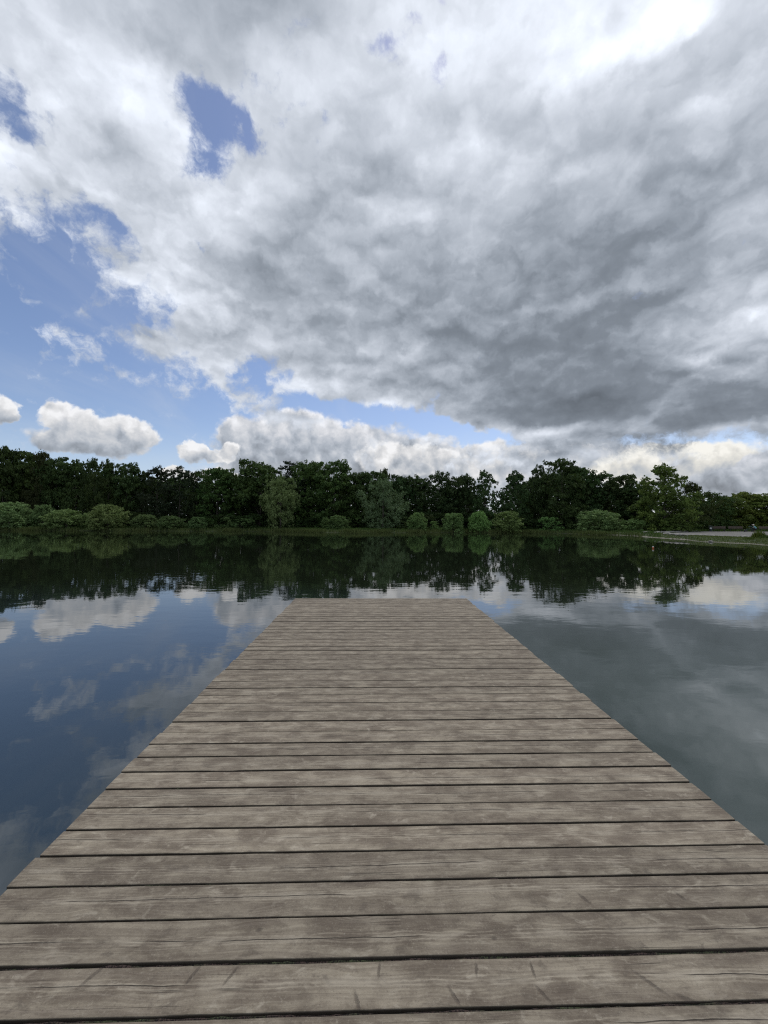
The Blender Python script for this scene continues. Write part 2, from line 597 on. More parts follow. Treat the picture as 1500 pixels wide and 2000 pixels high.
def height(x, y):
    r_ = math.hypot(x, y)
    a = math.atan2(x, y)
    d = r_ - shore_r(a)
    if d < 0:
        return max(-1.6, d * .22)
    t = min(d / 3.2, 1)
    h = .42 * (t * t * (3 - 2 * t)) + .02 * min(d, 1.0)
    h += .012 * max(d - 6, 0) * (1 if a < .62 else .15)
    if a < .55 or a > 1.2:
        h += .07 * mnoise.noise((x * .22, y * .22, 3)) * t
    return min(h, 3.0)


# ground sheet
az_list = np.concatenate([np.linspace(-math.pi, -1.0, 60)[:-1], np.linspace(-1.0, 1.0, 420)[:-1], np.linspace(1.0, math.pi, 60)])
offs = [-40, -20, -10, -5, -2.5, -1.2, -.5, -.15, .1, .3, .6, 1, 1.5, 2.1, 2.8, 3.6, 4.6, 6, 8, 10, 12.5, 15, 18, 22, 27, 34, 44, 60, 90, 150, 300, 700, 2500]
gv, gf = [], []
for a in az_list:
    sr = shore_r(a)
    for o_ in offs:
        r_ = max(sr + o_, sr * .03 + (o_ + 40) * .004)
        x, y = math.sin(a) * r_, math.cos(a) * r_
        gv.append((x, y, height(x, y)))
no = len(offs)
for i in range(len(az_list) - 1):
    for j in range(no - 1):
        gf.append((i * no + j, i * no + j + 1, (i + 1) * no + j + 1, (i + 1) * no + j))
gm, nt, out = material('bank_soil_and_turf')
tc = nt.node('ShaderNodeTexCoord').outputs['Object']
ps = nt.sep(tc)
n1 = nt.noise(tc, .35, 6, .6)
n2 = nt.noise(tc, 3.0, 6, .65)
turf = nt.mix(nt.step(n2, .3, .7), (.026, .046, .014), (.060, .086, .026))
turf = nt.mix(nt.step(n1, .52, .72), turf, (.085, .085, .04))
mud = nt.mix(n2, (.16, .14, .11), (.27, .245, .20))
zz = nt.m('ADD', ps[2], nt.m('MULTIPLY', nt.m('SUBTRACT', n2, .5), .10))
wet = nt.mix(n2, (.022, .034, .012), (.050, .068, .022))
mud = nt.mix(nt.step(nt.m('ADD', ps[0], nt.m('MULTIPLY', n1, 3.0)), 33.0, 38.0), wet, mud)
c = nt.mix(nt.step(zz, .05, .11), mud, turf)
bs = nt.node('ShaderNodeBsdfPrincipled')
nt.put(bs.inputs['Base Color'], c)
bs.inputs['Roughness'].default_value = .95
bp = nt.node('ShaderNodeBump')
bp.inputs['Strength'].default_value = .6
bp.inputs['Distance'].default_value = .08
nt.put(bp.inputs['Height'], n2)
nt.put(bs.inputs['Normal'], bp.outputs[0])
nt.put(out.inputs[0], bs.outputs[0])
tag(link('ground', mesh('ground', gv, gf, True), gm), kind='structure')

# water
wv = [(0, 0, 0)]
rings = [2, 4, 7, 12, 20, 32, 48, 70, 95]
for r_ in rings:
    for k in range(96):
        t = 2 * math.pi * k / 96
        wv.append((math.sin(t) * r_, math.cos(t) * r_ + 0, 0))
wfc = [(0, 1 + (k + 1) % 96, 1 + k) for k in range(96)]
for i in range(len(rings) - 1):
    for k in range(96):
        a = 1 + i * 96
        wfc.append((a + k, a + (k + 1) % 96, a + 96 + (k + 1) % 96, a + 96 + k))
wm, nt, out = material('pond_water')
tc = nt.node('ShaderNodeTexCoord').outputs['Object']
ps = nt.sep(tc)
deep = nt.mix(nt.noise(tc, .25, 4, .6), (.008, .012, .007), (.014, .018, .010))  # far body colour, kept dark to deepen the tree reflections
near_tone = nt.mix(nt.step(nt.m('ADD', ps[0], nt.m('MULTIPLY', nt.noise(tc, .5, 4, .6), 2.0)), -1.0, 4.5), (.024, .040, .051), (.054, .070, .060))  # bluer leftwards to paint in the sky reflection, lighter rightwards
view_tone = nt.mix(nt.step(nt.m('ADD', ps[1], nt.m('MULTIPLY', nt.noise(tc, .3, 3), 4.0)), 4.0, 16.0), near_tone, deep)  # lightened towards the viewer, painting in brightness that comes from viewing angle
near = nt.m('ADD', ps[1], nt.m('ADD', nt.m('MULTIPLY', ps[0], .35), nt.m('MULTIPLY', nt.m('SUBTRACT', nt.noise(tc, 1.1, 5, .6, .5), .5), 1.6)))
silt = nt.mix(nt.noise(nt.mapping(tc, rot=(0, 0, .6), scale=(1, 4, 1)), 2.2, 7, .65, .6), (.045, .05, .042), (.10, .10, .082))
body = nt.mix(nt.step(near, .9, -.2), view_tone, silt)
bs = nt.node('ShaderNodeBsdfPrincipled')
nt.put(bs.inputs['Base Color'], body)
bs.inputs['IOR'].default_value = 1.50
bs.inputs['Roughness'].default_value = .015
r1 = nt.noise(nt.mapping(tc, scale=(.8, 1.5, 1)), 2.3, 3, .5, .3)
r2 = nt.noise(nt.mapping(tc, rot=(0, 0, .4), scale=(.35, 1.0, 1)), .8, 2, .5, .2)
patch = nt.step(nt.noise(nt.mapping(tc, rot=(0, 0, -.25), scale=(.4, 1, 1)), .11, 4, .6), .40, .68, to0=.25, to1=1.0)
bp = nt.node('ShaderNodeBump')
bp.inputs['Strength'].default_value = 1.0
bp.inputs['Distance'].default_value = .0028
nt.put(bp.inputs['Height'], nt.m('MULTIPLY', nt.m('ADD', r1, nt.m('MULTIPLY', r2, 1.4)), patch))
nt.put(bs.inputs['Normal'], bp.outputs[0])
nt.put(out.inputs[0], bs.outputs[0])
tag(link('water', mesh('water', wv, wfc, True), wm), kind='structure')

# gravel lot: a sheet on the ground
lm, nt, out = material('gravel')
tc = nt.node('ShaderNodeTexCoord').outputs['Object']
gcol = nt.mix(nt.noise(tc, 6, 6, .7), (.115, .108, .10), (.215, .204, .188))
gcol = nt.mix(nt.step(nt.noise(tc, .3, 4, .6), .45, .7), gcol, (.15, .14, .12))
bs = nt.node('ShaderNodeBsdfPrincipled')
nt.put(bs.inputs['Base Color'], gcol)
bs.inputs['Roughness'].default_value = .95
bp = nt.node('ShaderNodeBump')
bp.inputs['Distance'].default_value = .02
nt.put(bp.inputs['Height'], nt.noise(tc, 14, 4, .7))
nt.put(bs.inputs['Normal'], bp.outputs[0])
nt.put(out.inputs[0], bs.outputs[0])
lx = [p[0] for p in LOT]
ly = [p[1] for p in LOT]
lv, lf, idx = [], [], {}
st = .5
for i in range(int((max(lx) - min(lx)) / st) + 1):
    for j in range(int((max(ly) - min(ly)) / st) + 1):
        x, y = min(lx) + i * st, min(ly) + j * st
        if not in_lot(x + st / 2, y + st / 2):
            continue
        q = []
        for a_, b_ in ((i, j), (i + 1, j), (i + 1, j + 1), (i, j + 1)):
            if (a_, b_) not in idx:
                idx[(a_, b_)] = len(lv)
                X, Y = min(lx) + a_ * st, min(ly) + b_ * st
                lv.append((X, Y, height(X, Y) + .03))
            q.append(idx[(a_, b_)])
        lf.append(tuple(q))
tag(link('gravel_lot', mesh('gravel_lot', lv, lf, True), lm), kind='structure')

# ------------------------------------------------------------------ the jetty
X0, X1 = -1.448, 1.8125
Y_END = 7.967
PITCHW, GAP, THICK = .15202, .0090, .038
wood, nt, out = material('weathered_deck_boards')
tc = nt.node('ShaderNodeTexCoord').outputs['Object']
ax = nt.node('ShaderNodeAttribute', attribute_name='board')
ac = nt.node('ShaderNodeAttribute', attribute_name='across')
seed = ax.outputs['Fac']
acr = ac.outputs['Fac']                        # -1 .. 1 across a board
X = nt.sep(tc)[0]
lp = nt.xyz(X, nt.m('MULTIPLY', acr, .07), nt.m('MULTIPLY', seed, 37.0))
wob = nt.m('MULTIPLY', nt.m('SUBTRACT', nt.noise(nt.mapping(lp, scale=(1.3, 3.0, 1)), 1.6, 3, .5), .5), .11)
lpw = nt.vm('ADD', lp, nt.xyz(0.0, wob, 0.0))
grain = nt.noise(nt.mapping(lpw, scale=(1.2, 75, 1)), 1.0, 6, .62)
grain2 = nt.noise(nt.mapping(lpw, scale=(3.0, 240, 1)), 1.0, 4, .6)
blot = nt.noise(nt.mapping(lp, scale=(3.2, 7.0, 1)), 1.7, 7, .66, .3)
blot2 = nt.noise(nt.mapping(lp, loc=(5, 3, 2), scale=(7.5, 13, 1)), 1.5, 7, .68, .5)
tone = nt.noise(nt.xyz(0.0, 0.0, nt.m('MULTIPLY', seed, 11.3)), 3.0, 1)
c = nt.mix(nt.step(blot, .34, .68), (.138, .116, .090), (.325, .293, .232))
c = nt.mix(nt.step(blot2, .54, .68, to1=.70), c, (.40, .370, .305))
c = nt.mix(nt.step(blot2, .46, .32, to1=.70), c, (.118, .102, .083))
c = nt.mix(nt.step(grain, .60, .42, to1=.42), c, (.135, .112, .09))
c = nt.mix(nt.step(grain2, .50, .68, to1=.20), c, (.36, .325, .275))
c = nt.mix(nt.step(grain2, .46, .32, to1=.22), c, (.12, .095, .078))
c = nt.mix(.95, c, nt.vm('SCALE', c, scale=nt.m('ADD', .50, nt.m('MULTIPLY', tone, 1.0))))
# fine speckle of dirt and lichen
spk = nt.noise(tc, 140, 3, .7)
c = nt.mix(nt.step(spk, .56, .72, to1=.30), c, (.42, .40, .34))
c = nt.mix(nt.step(spk, .44, .30, to1=.35), c, (.075, .062, .055))
# the heart line of each board: pale flamed grain, and a long drying crack that follows it
off = nt.m('MULTIPLY', nt.m('SUBTRACT', nt.noise(nt.xyz(0.0, 5.0, nt.m('MULTIPLY', seed, 23.1)), 3.0, 1), .5), 2.6)
lx_ = nt.xyz(X, 0.0, nt.m('MULTIPLY', seed, 31.0))
wand = nt.m('ADD', nt.m('MULTIPLY', nt.m('SUBTRACT', nt.noise(lx_, .7, 2, .4), .5), .9), nt.m('MULTIPLY', nt.m('SUBTRACT', nt.noise(lx_, 9.0, 3, .55), .5), .16))
hd = nt.m('SUBTRACT', nt.m('ADD', acr, wand), off)
ahd = nt.m('ABSOLUTE', hd)
heart = nt.step(ahd, .55, .02)
fl = nt.m('SINE', nt.m('ADD', nt.m('MULTIPLY', hd, 34.0), nt.m('MULTIPLY', nt.noise(nt.mapping(lp, scale=(2.4, 10, 1)), 1.6, 3, .55), 14.0)))
c = nt.mix(nt.m('MULTIPLY', nt.m('MULTIPLY', heart, nt.step(fl, .1, 1.0)), nt.step(blot2, .36, .62, to0=.05, to1=.60)), c, (.40, .365, .295))
c = nt.mix(nt.m('MULTIPLY', nt.m('MULTIPLY', heart, nt.step(fl, -.3, -1.0)), .22), c, (.11, .09, .075))
c = nt.mix(nt.m('MULTIPLY', nt.step(ahd, .30, .03), nt.step(blot, .40, .66, to1=.45)), c, (.39, .36, .30))
cr_w = nt.noise(nt.mapping(lp, loc=(4, 0, 3), scale=(1.3, .2, 1)), 1.0, 3, .55)
crack = nt.m('MULTIPLY', nt.step(ahd, .030, .010), nt.step(cr_w, .47, .53))
cr_n2 = nt.noise(nt.mapping(lp, loc=(7, 0, 5), scale=(.35, 24.0, 1)), 1.0, 2, .4)
cr_w2 = nt.noise(nt.mapping(lp, loc=(2, 0, 8), scale=(2.5, 5.0, 1)), 1.0, 2, .5)
crack2 = nt.m('MULTIPLY', nt.step(nt.m('ABSOLUTE', nt.m('SUBTRACT', cr_n2, .5)), .006, .0015), nt.step(cr_w2, .52, .62))
cracks = nt.m('MAXIMUM', crack, nt.m('MULTIPLY', crack2, .6))
# knots with swirled rims
vo = nt.node('ShaderNodeTexVoronoi', feature='F1')
nt.put(vo.inputs['Vector'], nt.mapping(nt.vm('ADD', lp, nt.xyz(nt.m('MULTIPLY', wob, .5), 0.0, 0.0)), scale=(2.1, 9.0, 1)))
vo.inputs['Scale'].default_value = 1.0
vo.inputs['Randomness'].default_value = 1.0
vd = vo.outputs['Distance']
pick = nt.step(nt.sep(vo.outputs['Color'])[0], .60, .64)
knot = nt.m('MULTIPLY', nt.step(vd, .13, .05), pick)
rim = nt.m('MULTIPLY', nt.m('MULTIPLY', nt.step(vd, .34, .10), pick), nt.m('ABSOLUTE', nt.m('SINE', nt.m('MULTIPLY', vd, 62.0))))
c = nt.mix(nt.m('MULTIPLY', rim, .35), c, (.39, .36, .30))
c = nt.mix(nt.m('MULTIPLY', knot, .62), c, (.085, .066, .055))
# spike knots: slanting dark scars on the boards nearest the eye
c = nt.mix(nt.m('MULTIPLY', cracks, .85), c, (.030, .024, .020))
# green growth and dirt at the board edges
edge = nt.step(nt.m('ADD', nt.m('ABSOLUTE', acr), nt.m('MULTIPLY', nt.m('SUBTRACT', nt.noise(tc, 14, 5, .65), .5), .30)), .90, 1.06)
c = nt.mix(nt.m('MULTIPLY', edge, .45), c, nt.mix(nt.noise(tc, 5, 3), (.060, .052, .040), (.075, .080, .040)))
bs = nt.node('ShaderNodeBsdfPrincipled')
bs.inputs['Roughness'].default_value = .82
bs.inputs['Specular IOR Level'].default_value = .3
hgt = nt.m('ADD', nt.m('MULTIPLY', grain, .0022), nt.m('MULTIPLY', grain2, .0012))
hgt = nt.m('ADD', hgt, nt.m('MULTIPLY', spk, .0008))
hgt = nt.m('SUBTRACT', hgt, nt.m('MULTIPLY', cracks, .004))
# px, py positions on the deck of the scars -> board coordinates
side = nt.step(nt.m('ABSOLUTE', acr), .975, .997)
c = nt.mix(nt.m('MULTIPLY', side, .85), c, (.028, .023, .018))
SCARS = [(740, 1893, .040, .0065, 84), (930, 1893, .036, .006, 78), (1040, 1893, .040, .006, 88), (697, 1955, .045, .008, 108), (886, 1944, .045, .008, 118),
         (1060, 1940, .045, .008, 122), (1268, 1918, .07, .010, 132), (1140, 1755, .045, .010, 120), (1330, 1752, .032, .010, 112), (180, 1905, .07, .009, 58), (375, 1905, .05, .007, 66),
         (450, 1905, .05, .006, 62), (505, 1818, .018, .012, 20), (965, 1835, .014, .010, 0), (1350, 1955, .07, .014, 150)]
sc_tot = None
for (px, py, ln, wd, ang) in SCARS:
    d = ray(px, py)
    s = (DECK_Z - EYE.z) / d.z
    v = nt.mapping(nt.vm('ADD', tc, nt.xyz(nt.m('MULTIPLY', nt.m('SUBTRACT', spk, .5), .012), nt.m('MULTIPLY', wob, .05), 0.0)), (d.x * s, d.y * s, DECK_Z), (0, 0, R(ang)), (ln, wd, 1), 'TEXTURE')
    b = nt.step(nt.blob(v), .05, .75)
    sc_tot = b if sc_tot is None else nt.m('MAXIMUM', sc_tot, b)
sc_tot = nt.m('MULTIPLY', sc_tot, nt.step(grain2, .25, .55, to0=.35, to1=1.0))
c = nt.mix(nt.m('MULTIPLY', sc_tot, .55), c, (.062, .050, .043))
hgt = nt.m('SUBTRACT', hgt, nt.m('MULTIPLY', sc_tot, .003))
c = nt.mix(1.0, c, (1.05, .99, .925), 'MULTIPLY')
nt.put(bs.inputs['Base Color'], c)
bp = nt.node('ShaderNodeBump')
bp.inputs['Strength'].default_value = .9
bp.inputs['Distance'].default_value = 1.0
nt.put(bp.inputs['Height'], hgt)
nt.put(bs.inputs['Normal'], bp.outputs[0])
nt.put(out.inputs[0], bs.outputs[0])

timber, nt, out = material('dark_wet_timber')
tc = nt.node('ShaderNodeTexCoord').outputs['Object']
nn = nt.noise(nt.mapping(tc, scale=(6, 1, 6)), 4, 5, .6)
bs = nt.node('ShaderNodeBsdfPrincipled')
nt.put(bs.inputs['Base Color'], nt.mix(nn, (.03, .024, .02), (.075, .062, .05)))
bs.inputs['Roughness'].default_value = .85
nt.put(out.inputs[0], bs.outputs[0])

jetty = tag(empty('jetty', (0, 0, 0)), 'long weathered grey plank jetty reaching out over the still pond', 'jetty')
rng = random.Random(3)
dv, df, d_seed, d_acr = [], [], [], []
nb = int((Y_END + 3.0) / PITCHW)
NX = 72
PROFILE = [(-1.0, -THICK), (-1.0, -.0032), (-.975, -.0006), (-.8, 0), (-.4, .0006), (0, .001), (.4, .0006), (.8, 0), (.975, -.0006), (1.0, -.0032), (1.0, -THICK)]
for b in range(nb):
    yc = Y_END - PITCHW * (b + .5) + rng.uniform(-.0015, .0015)
    hw = (PITCHW - GAP) / 2 + rng.uniform(-.0015, .0012)
    xa, xb = X0 + rng.uniform(-.009, .009), X1 + rng.uniform(-.009, .009)
    zo, tilt = rng.uniform(-.0025, .0025), rng.uniform(-.012, .012)
    ang = rng.uniform(-.0007, .0007)
    base = len(dv)
    npf = len(PROFILE)
    for i in range(NX + 1):
        x = xa + (xb - xa) * i / NX
        e1 = .0022 * mnoise.noise((x * 1.7, b * 3.1, 0)) + .0016 * mnoise.noise((x * 7, b * 3.1, 4)) + .0009 * mnoise.noise((x * 30, b * 3.1, 6))
        e2 = .0022 * mnoise.noise((x * 1.7, b * 3.1, 8)) + .0016 * mnoise.noise((x * 7, b * 3.1, 12)) + .0009 * mnoise.noise((x * 30, b * 3.1, 16))
        # the odd bulge where a knot sits at the edge
        bul = max(0, mnoise.noise((x * 4.0, b * 9.7, 21)) - .42) * .018
        zb = .0018 * mnoise.noise((x * .8, b * 2.3, 30))
        for (a_, z_) in PROFILE:
            e = (e1 - bul) if a_ < -.9 else ((e2 + bul * .3) if a_ > .9 else 0)
            y = yc + a_ * hw + e + x * ang
            dv.append((x, y, DECK_Z + z_ + zo + tilt * a_ * hw + zb))
            d_seed.append((b * .6180339) % 1.0)
            d_acr.append(a_)
    for i in range(NX):
        for k in range(npf - 1):
            a0 = base + i * npf + k
            df.append((a0, a0 + npf, a0 + npf + 1, a0 + 1))
        a0 = base + i * npf
        df.append((a0, a0 + npf - 1, a0 + 2 * npf - 1, a0 + npf))
    df.append(tuple(base + k for k in range(npf)))
    df.append(tuple(base + NX * npf + k for k in reversed(range(npf))))
me = mesh('deck', dv, df, False)
for nm, val in (('board', d_seed), ('across', d_acr)):
    a = me.attributes.new(nm, 'FLOAT', 'POINT')
    a.data.foreach_set('value', np.array(val, dtype=np.float32))
link('deck', me, wood, jetty)
Y_BACK = Y_END - nb * PITCHW
# dirt and moss lodged in the joints
jv, jf = [], []
for b in range(1, nb):
    yg = Y_END - PITCHW * b
    base = len(jv)
    for i in range(161):
        x = X0 + .03 + (X1 - X0 - .06) * i / 160
        zt_ = DECK_Z - .0085 + .006 * mnoise.noise((x * 9, b * 4.7, 2)) + .004 * mnoise.noise((x * 45, b * 4.7, 7))
        for dy_, z_ in ((-.0075, -.004), (0, .002), (.0075, -.004)):
            jv.append((x, yg + dy_, zt_ + z_))
    for i in range(160):
        for k in range(2):
            a0 = base + i * 3 + k
            jf.append((a0, a0 + 3, a0 + 4, a0 + 1))
dirt, nt, out = material('joint_dirt')
tc = nt.node('ShaderNodeTexCoord').outputs['Object']
bs = nt.node('ShaderNodeBsdfPrincipled')
nt.put(bs.inputs['Base Color'], nt.mix(nt.step(nt.noise(tc, 190, 3, .7), .42, .62), (.012, .009, .008), nt.mix(nt.step(nt.noise(tc, 9, 3), .45, .6), (.095, .062, .05), (.075, .09, .04))))
bs.inputs['Roughness'].default_value = 1
nt.put(out.inputs[0], bs.outputs[0])
link('joint_dirt', mesh('joint_dirt', jv, jf, False), dirt, jetty)
for x in (X0 + .14, (X0 + X1) / 2 - .55, (X0 + X1) / 2 + .55, X1 - .14):
    bm = bmesh.new()
    add_box(bm, (x, (Y_END - .05 + Y_BACK) / 2, DECK_Z - THICK - .082), (.08, Y_END - .05 - Y_BACK, .15), .006)
    bm_obj('beam', bm, timber, jetty)
for y in (Y_END - .35, Y_END - 2.9, Y_END - 5.4, Y_END - 7.9):
    bm = bmesh.new()
    add_box(bm, ((X0 + X1) / 2, y, DECK_Z - THICK - .235), (X1 - X0 - .16, .12, .15), .006)
    bm_obj('cross_beam', bm, timber, jetty)
    for x in (X0 + .35, X1 - .35):
        g_ = Geo().add(tube([(x, y, -2.0), (x, y, -.5), (x, y, DECK_Z - THICK - .312)], [.085, .082, .08], 12))
        link('post', g_.mesh('post'), timber, jetty)

# ------------------------------------------------------------------ foliage
rs = np.random.RandomState(11)


def unit(v):
    return v / np.maximum(np.linalg.norm(v, axis=-1, keepdims=True), 1e-9)


def leaves(centres, radii, per, size, flat=.75, up=.25, stretch=None):
    """loose diamond-shaped leaf sprays scattered in clumps; returns (n, 4, 3) and a tone per face"""
    n = len(centres)
    c = np.repeat(centres, per, axis=0)
    r_ = np.repeat(radii, per)[:, None]
    d = unit(rs.normal(size=(n * per, 3)))
    d[:, 2] *= flat
    rad = rs.uniform(.25, 1.0, size=(n * per, 1)) ** .6
    if stretch is not None:
        d = d + np.repeat(stretch, per, axis=0) * rs.uniform(-1, 1, size=(n * per, 1))
    p = c + d * r_ * rad
    nrm = unit(d * .8 + rs.normal(size=d.shape) * .65 + np.array([0, 0, up]))
    t = unit(np.cross(nrm, rs.normal(size=d.shape)))
    b = np.cross(nrm, t)
    s = size * rs.uniform(.6, 1.35, size=(n * per, 1))
    q = np.stack([p - t * s, p - b * s * .55 + t * s * .1, p + t * s, p + b * s * .55 + t * s * .1], axis=1)
    tone = np.repeat(rs.uniform(0, 1, size=n), per) * .6 + rs.uniform(0, 1, size=n * per) * .4
    return q, tone


def crown_mesh(name, prof, nlobe, rlobe, nclump, rclump, per, size, lob=.18, zflat=.75, top=.9, spray=0.0, droop=0.0, jag=0.0):
    """a crown of rounded lobes, each covered in small clumps of leaf sprays; unit width and height"""
    zs = np.array([p[0] for p in prof])
    rr = np.array([p[1] for p in prof])
    ph = rs.uniform(0, 6.28, 4)
    lz, tries = [], 0
    while len(lz) < nlobe - 5:
        t = rs.uniform(zs[0], zs[-1] - rlobe * zflat * .8)
        if rs.uniform() < np.interp(t, zs, rr) / rr.max() + .10:
            lz.append(t)
    lz = np.sort(np.array(lz))
    th = np.arange(len(lz)) * 2.399963 + rs.uniform(0, 1.0, len(lz)) + ph[0]
    er = np.interp(lz, zs, rr) * (1 + lob * (np.sin(2 * th + ph[1]) + np.sin(3 * th + ph[2]) * .6))
    lr = rlobe * rs.uniform(.72, 1.25, len(lz)) * (.55 + .45 * np.interp(lz, zs, rr) / rr.max())
    rad = np.maximum(er - lr * .85, 0) * rs.uniform(.75, 1.06, len(lz))
    lc = np.stack([np.cos(th) * rad, np.sin(th) * rad, lz], 1)
    # a few lobes make the top
    for k in range(5):
        r_ = rlobe * rs.uniform(.65, .95) * top
        a_ = rs.uniform(0, 6.28)
        a_ = ph[3] + k * 1.57 + rs.uniform(-.4, .4)
        d_ = 0 if k == 0 else rlobe * rs.uniform(.7, 1.35) * top
        lc = np.vstack([lc, [[math.cos(a_) * d_, math.sin(a_) * d_, 1.0 - r_ * zflat - (0 if k == 0 else rs.uniform(.015, .085))]]])
        lr = np.append(lr, r_)
    cs, cr_, st_ = [], [], []
    for c, r_ in zip(lc, lr):
        n = max(5, int(nclump * (r_ / rlobe) ** 1.6))
        d = unit(rs.normal(size=(n, 3)) + np.array([c[0] * 1.2, c[1] * 1.2, .30]))
        p = c + d * np.array([1, 1, zflat]) * r_ * rs.uniform(.55, 1.0 + jag, size=(n, 1))
        cs.append(p)
        cr_.append(rclump * rs.uniform(.65, 1.35, n))
        st_.append(d * np.array([1, 1, .3]) * spray - np.array([0, 0, droop]))
    cs, cr_, st_ = np.vstack(cs), np.concatenate(cr_), np.vstack(st_)
    q, tone = leaves(cs, cr_, per, size, zflat, .25, st_ if (spray or droop) else None)
    keep = (q[..., 2].min(axis=1) > -.01) & (q[..., 2].max(axis=1) < 1.03)
    return quads(name, q[keep], {'tone': tone[keep]}), lc


def trunk_mesh(name, top, r0, lean=0.0, limbs=6, sub=None, seed=0, spread=.3):
    rg = random.Random(seed)
    g_ = Geo()
    n = 8
    pts = [(lean * (i / n) ** 1.3 + rg.uniform(-.006, .006) * (i > 0), rg.uniform(-.006, .006) * (i > 0), top * i / n - (.03 if i == 0 else 0)) for i in range(n + 1)]
    rad = [r0 * (1.5 if i == 0 else 1.0 - .86 * i / n) for i in range(n + 1)]
    g_.add(tube(pts, rad, 8))
    for k in range(limbs):
        t = rg.uniform(.22, .85)
        i = min(int(t * n), n - 1)
        p = Vector(pts[i])
        a = rg.uniform(0, 6.28)
        L = spread * rg.uniform(.6, 1.2) * (1.1 - t * .7)
        q = [p, p + Vector((math.cos(a) * L * .45, math.sin(a) * L * .45, L * .35)), p + Vector((math.cos(a) * L, math.sin(a) * L, L * .75))]
        r_ = r0 * (1 - .86 * t) * .55
        g_.add(tube(q, [r_, r_ * .65, r_ * .2], 5))
    return g_.mesh(name)


def leaf_material(name, dark, light, trans=.28, rough=.6):
    mt, nt, out = material(name)
    at_ = nt.node('ShaderNodeAttribute', attribute_name='tone')
    oi = nt.node('ShaderNodeObjectInfo')
    hue = nt.node('ShaderNodeHueSaturation')
    c = nt.mix(at_.outputs['Fac'], dark, light)
    nt.put(hue.inputs['Color'], c)
    nt.put(hue.inputs['Hue'], nt.m('ADD', .485, nt.m('MULTIPLY', oi.outputs['Random'], .03)))
    nt.put(hue.inputs['Value'], nt.m('ADD', .82, nt.m('MULTIPLY', oi.outputs['Random'], .36)))
    c = nt.mix(1.0, hue.outputs[0], oi.outputs['Color'], 'MULTIPLY')
    d = nt.node('ShaderNodeBsdfPrincipled')
    nt.put(d.inputs['Base Color'], c)
    d.inputs['Roughness'].default_value = rough
    d.inputs['Specular IOR Level'].default_value = .10
    t = nt.node('ShaderNodeBsdfTranslucent')
    nt.put(t.inputs[0], nt.mix(.5, c, (.07, .10, .015)))
    mx = nt.node('ShaderNodeMixShader')
    mx.inputs[0].default_value = trans
    nt.put(mx.inputs[1], d.outputs[0])
    nt.put(mx.inputs[2], t.outputs[0])
    nt.put(out.inputs[0], mx.outputs[0])
    return mt


M_DARK = leaf_material('dark_broadleaf', (.031, .060, .021), (.084, .130, .042), .26)
M_PINE = leaf_material('pine_needles', (.018, .032, .016), (.042, .060, .028), .12)
M_PALE = leaf_material('pale_birch_leaf', (.055, .080, .028), (.120, .145, .058), .28)
M_WILLOW = leaf_material('grey_willow_leaf', (.125, .165, .090), (.250, .300, .185), .32)
M_BUSH = leaf_material('olive_bush_leaf', (.130, .215, .080), (.285, .395, .160), .36)

bark, nt, out = material('bark')
tc = nt.node('ShaderNodeTexCoord').outputs['Object']
nn = nt.noise(nt.mapping(tc, scale=(20, 20, 3)), 3, 6, .65)
bs = nt.node('ShaderNodeBsdfPrincipled')
nt.put(bs.inputs['Base Color'], nt.mix(nn, (.028, .022, .018), (.10, .085, .068)))
bs.inputs['Roughness'].default_value = .9
nt.put(out.inputs[0], bs.outputs[0])

KINDS = {}
P_BROAD = [(.03, .38), (.15, .46), (.40, .5), (.62, .48), (.80, .42), (.92, .31), (1.0, .16)]
P_ALDER = [(.04, .30), (.20, .46), (.42, .5), (.62, .42), (.80, .28), (.93, .15), (1.0, .05)]
P_PINE = [(.08, .34), (.30, .48), (.52, .5), (.72, .40), (.86, .26), (.95, .14), (1.0, .03)]
P_BIRCH = [(.08, .22), (.30, .46), (.55, .46), (.76, .28), (.92, .11), (1.0, .01)]
P_WILLOW = [(.03, .26), (.16, .42), (.42, .5), (.68, .46), (.86, .32), (.95, .18), (1.0, .06)]
P_BUSH = [(0, .44), (.16, .49), (.42, .5), (.66, .43), (.84, .31), (.95, .17), (1.0, .06)]


def kind(name, n, prof, nlobe, rlobe, nclump, rclump, per, size, mt, trunk_top=.8, r0=.016, **kw):
    out_ = []
    lean = kw.pop('lean', 0)
    limbs = kw.pop('limbs', 7)
    spread = kw.pop('spread', .3)
    for i in range(n):
        me, _ = crown_mesh(name + '_crown', prof, nlobe, rlobe, nclump, rclump, per, size, **kw)
        me.materials.append(mt)
        tm = trunk_mesh(name + '_trunk', trunk_top, r0, lean, limbs, seed=i + len(name), spread=spread)
        tm.materials.append(bark)
        out_.append((tm, me))
    KINDS[name] = out_


kind('broad', 5, P_BROAD, 34, .18, 17, .050, 24, .0195, M_DARK, jag=.12, zflat=.55, top=1.0)
kind('alder', 3, P_ALDER, 38, .145, 12, .046, 22, .0190, M_DARK, lob=.20, jag=.22, top=.9, zflat=.6)
kind('egg', 2, P_ALDER, 44, .17, 15, .048, 24, .0190, M_DARK, lob=.12, jag=.16, top=.75, zflat=.6)
kind('open', 2, P_ALDER, 36, .125, 10, .044, 20, .0185, M_DARK, lob=.26, jag=.40, limbs=14, spread=.36, top=.9, zflat=.55)
kind('pine', 3, P_PINE, 40, .14, 11, .045, 24, .0160, M_PINE, lob=.26, zflat=.36, spray=.8, jag=.35, top=.8)
kind('birch', 3, P_BIRCH, 34, .14, 12, .045, 22, .0175, M_PALE, lob=.20, droop=.5, spray=.2, jag=.28, top=.8, zflat=.65)
kind('willow', 2, P_WILLOW, 30, .17, 17, .046, 24, .0160, M_WILLOW, lob=.20, zflat=.75, droop=.6, spray=.2, r0=.02, jag=.15, top=1.0)
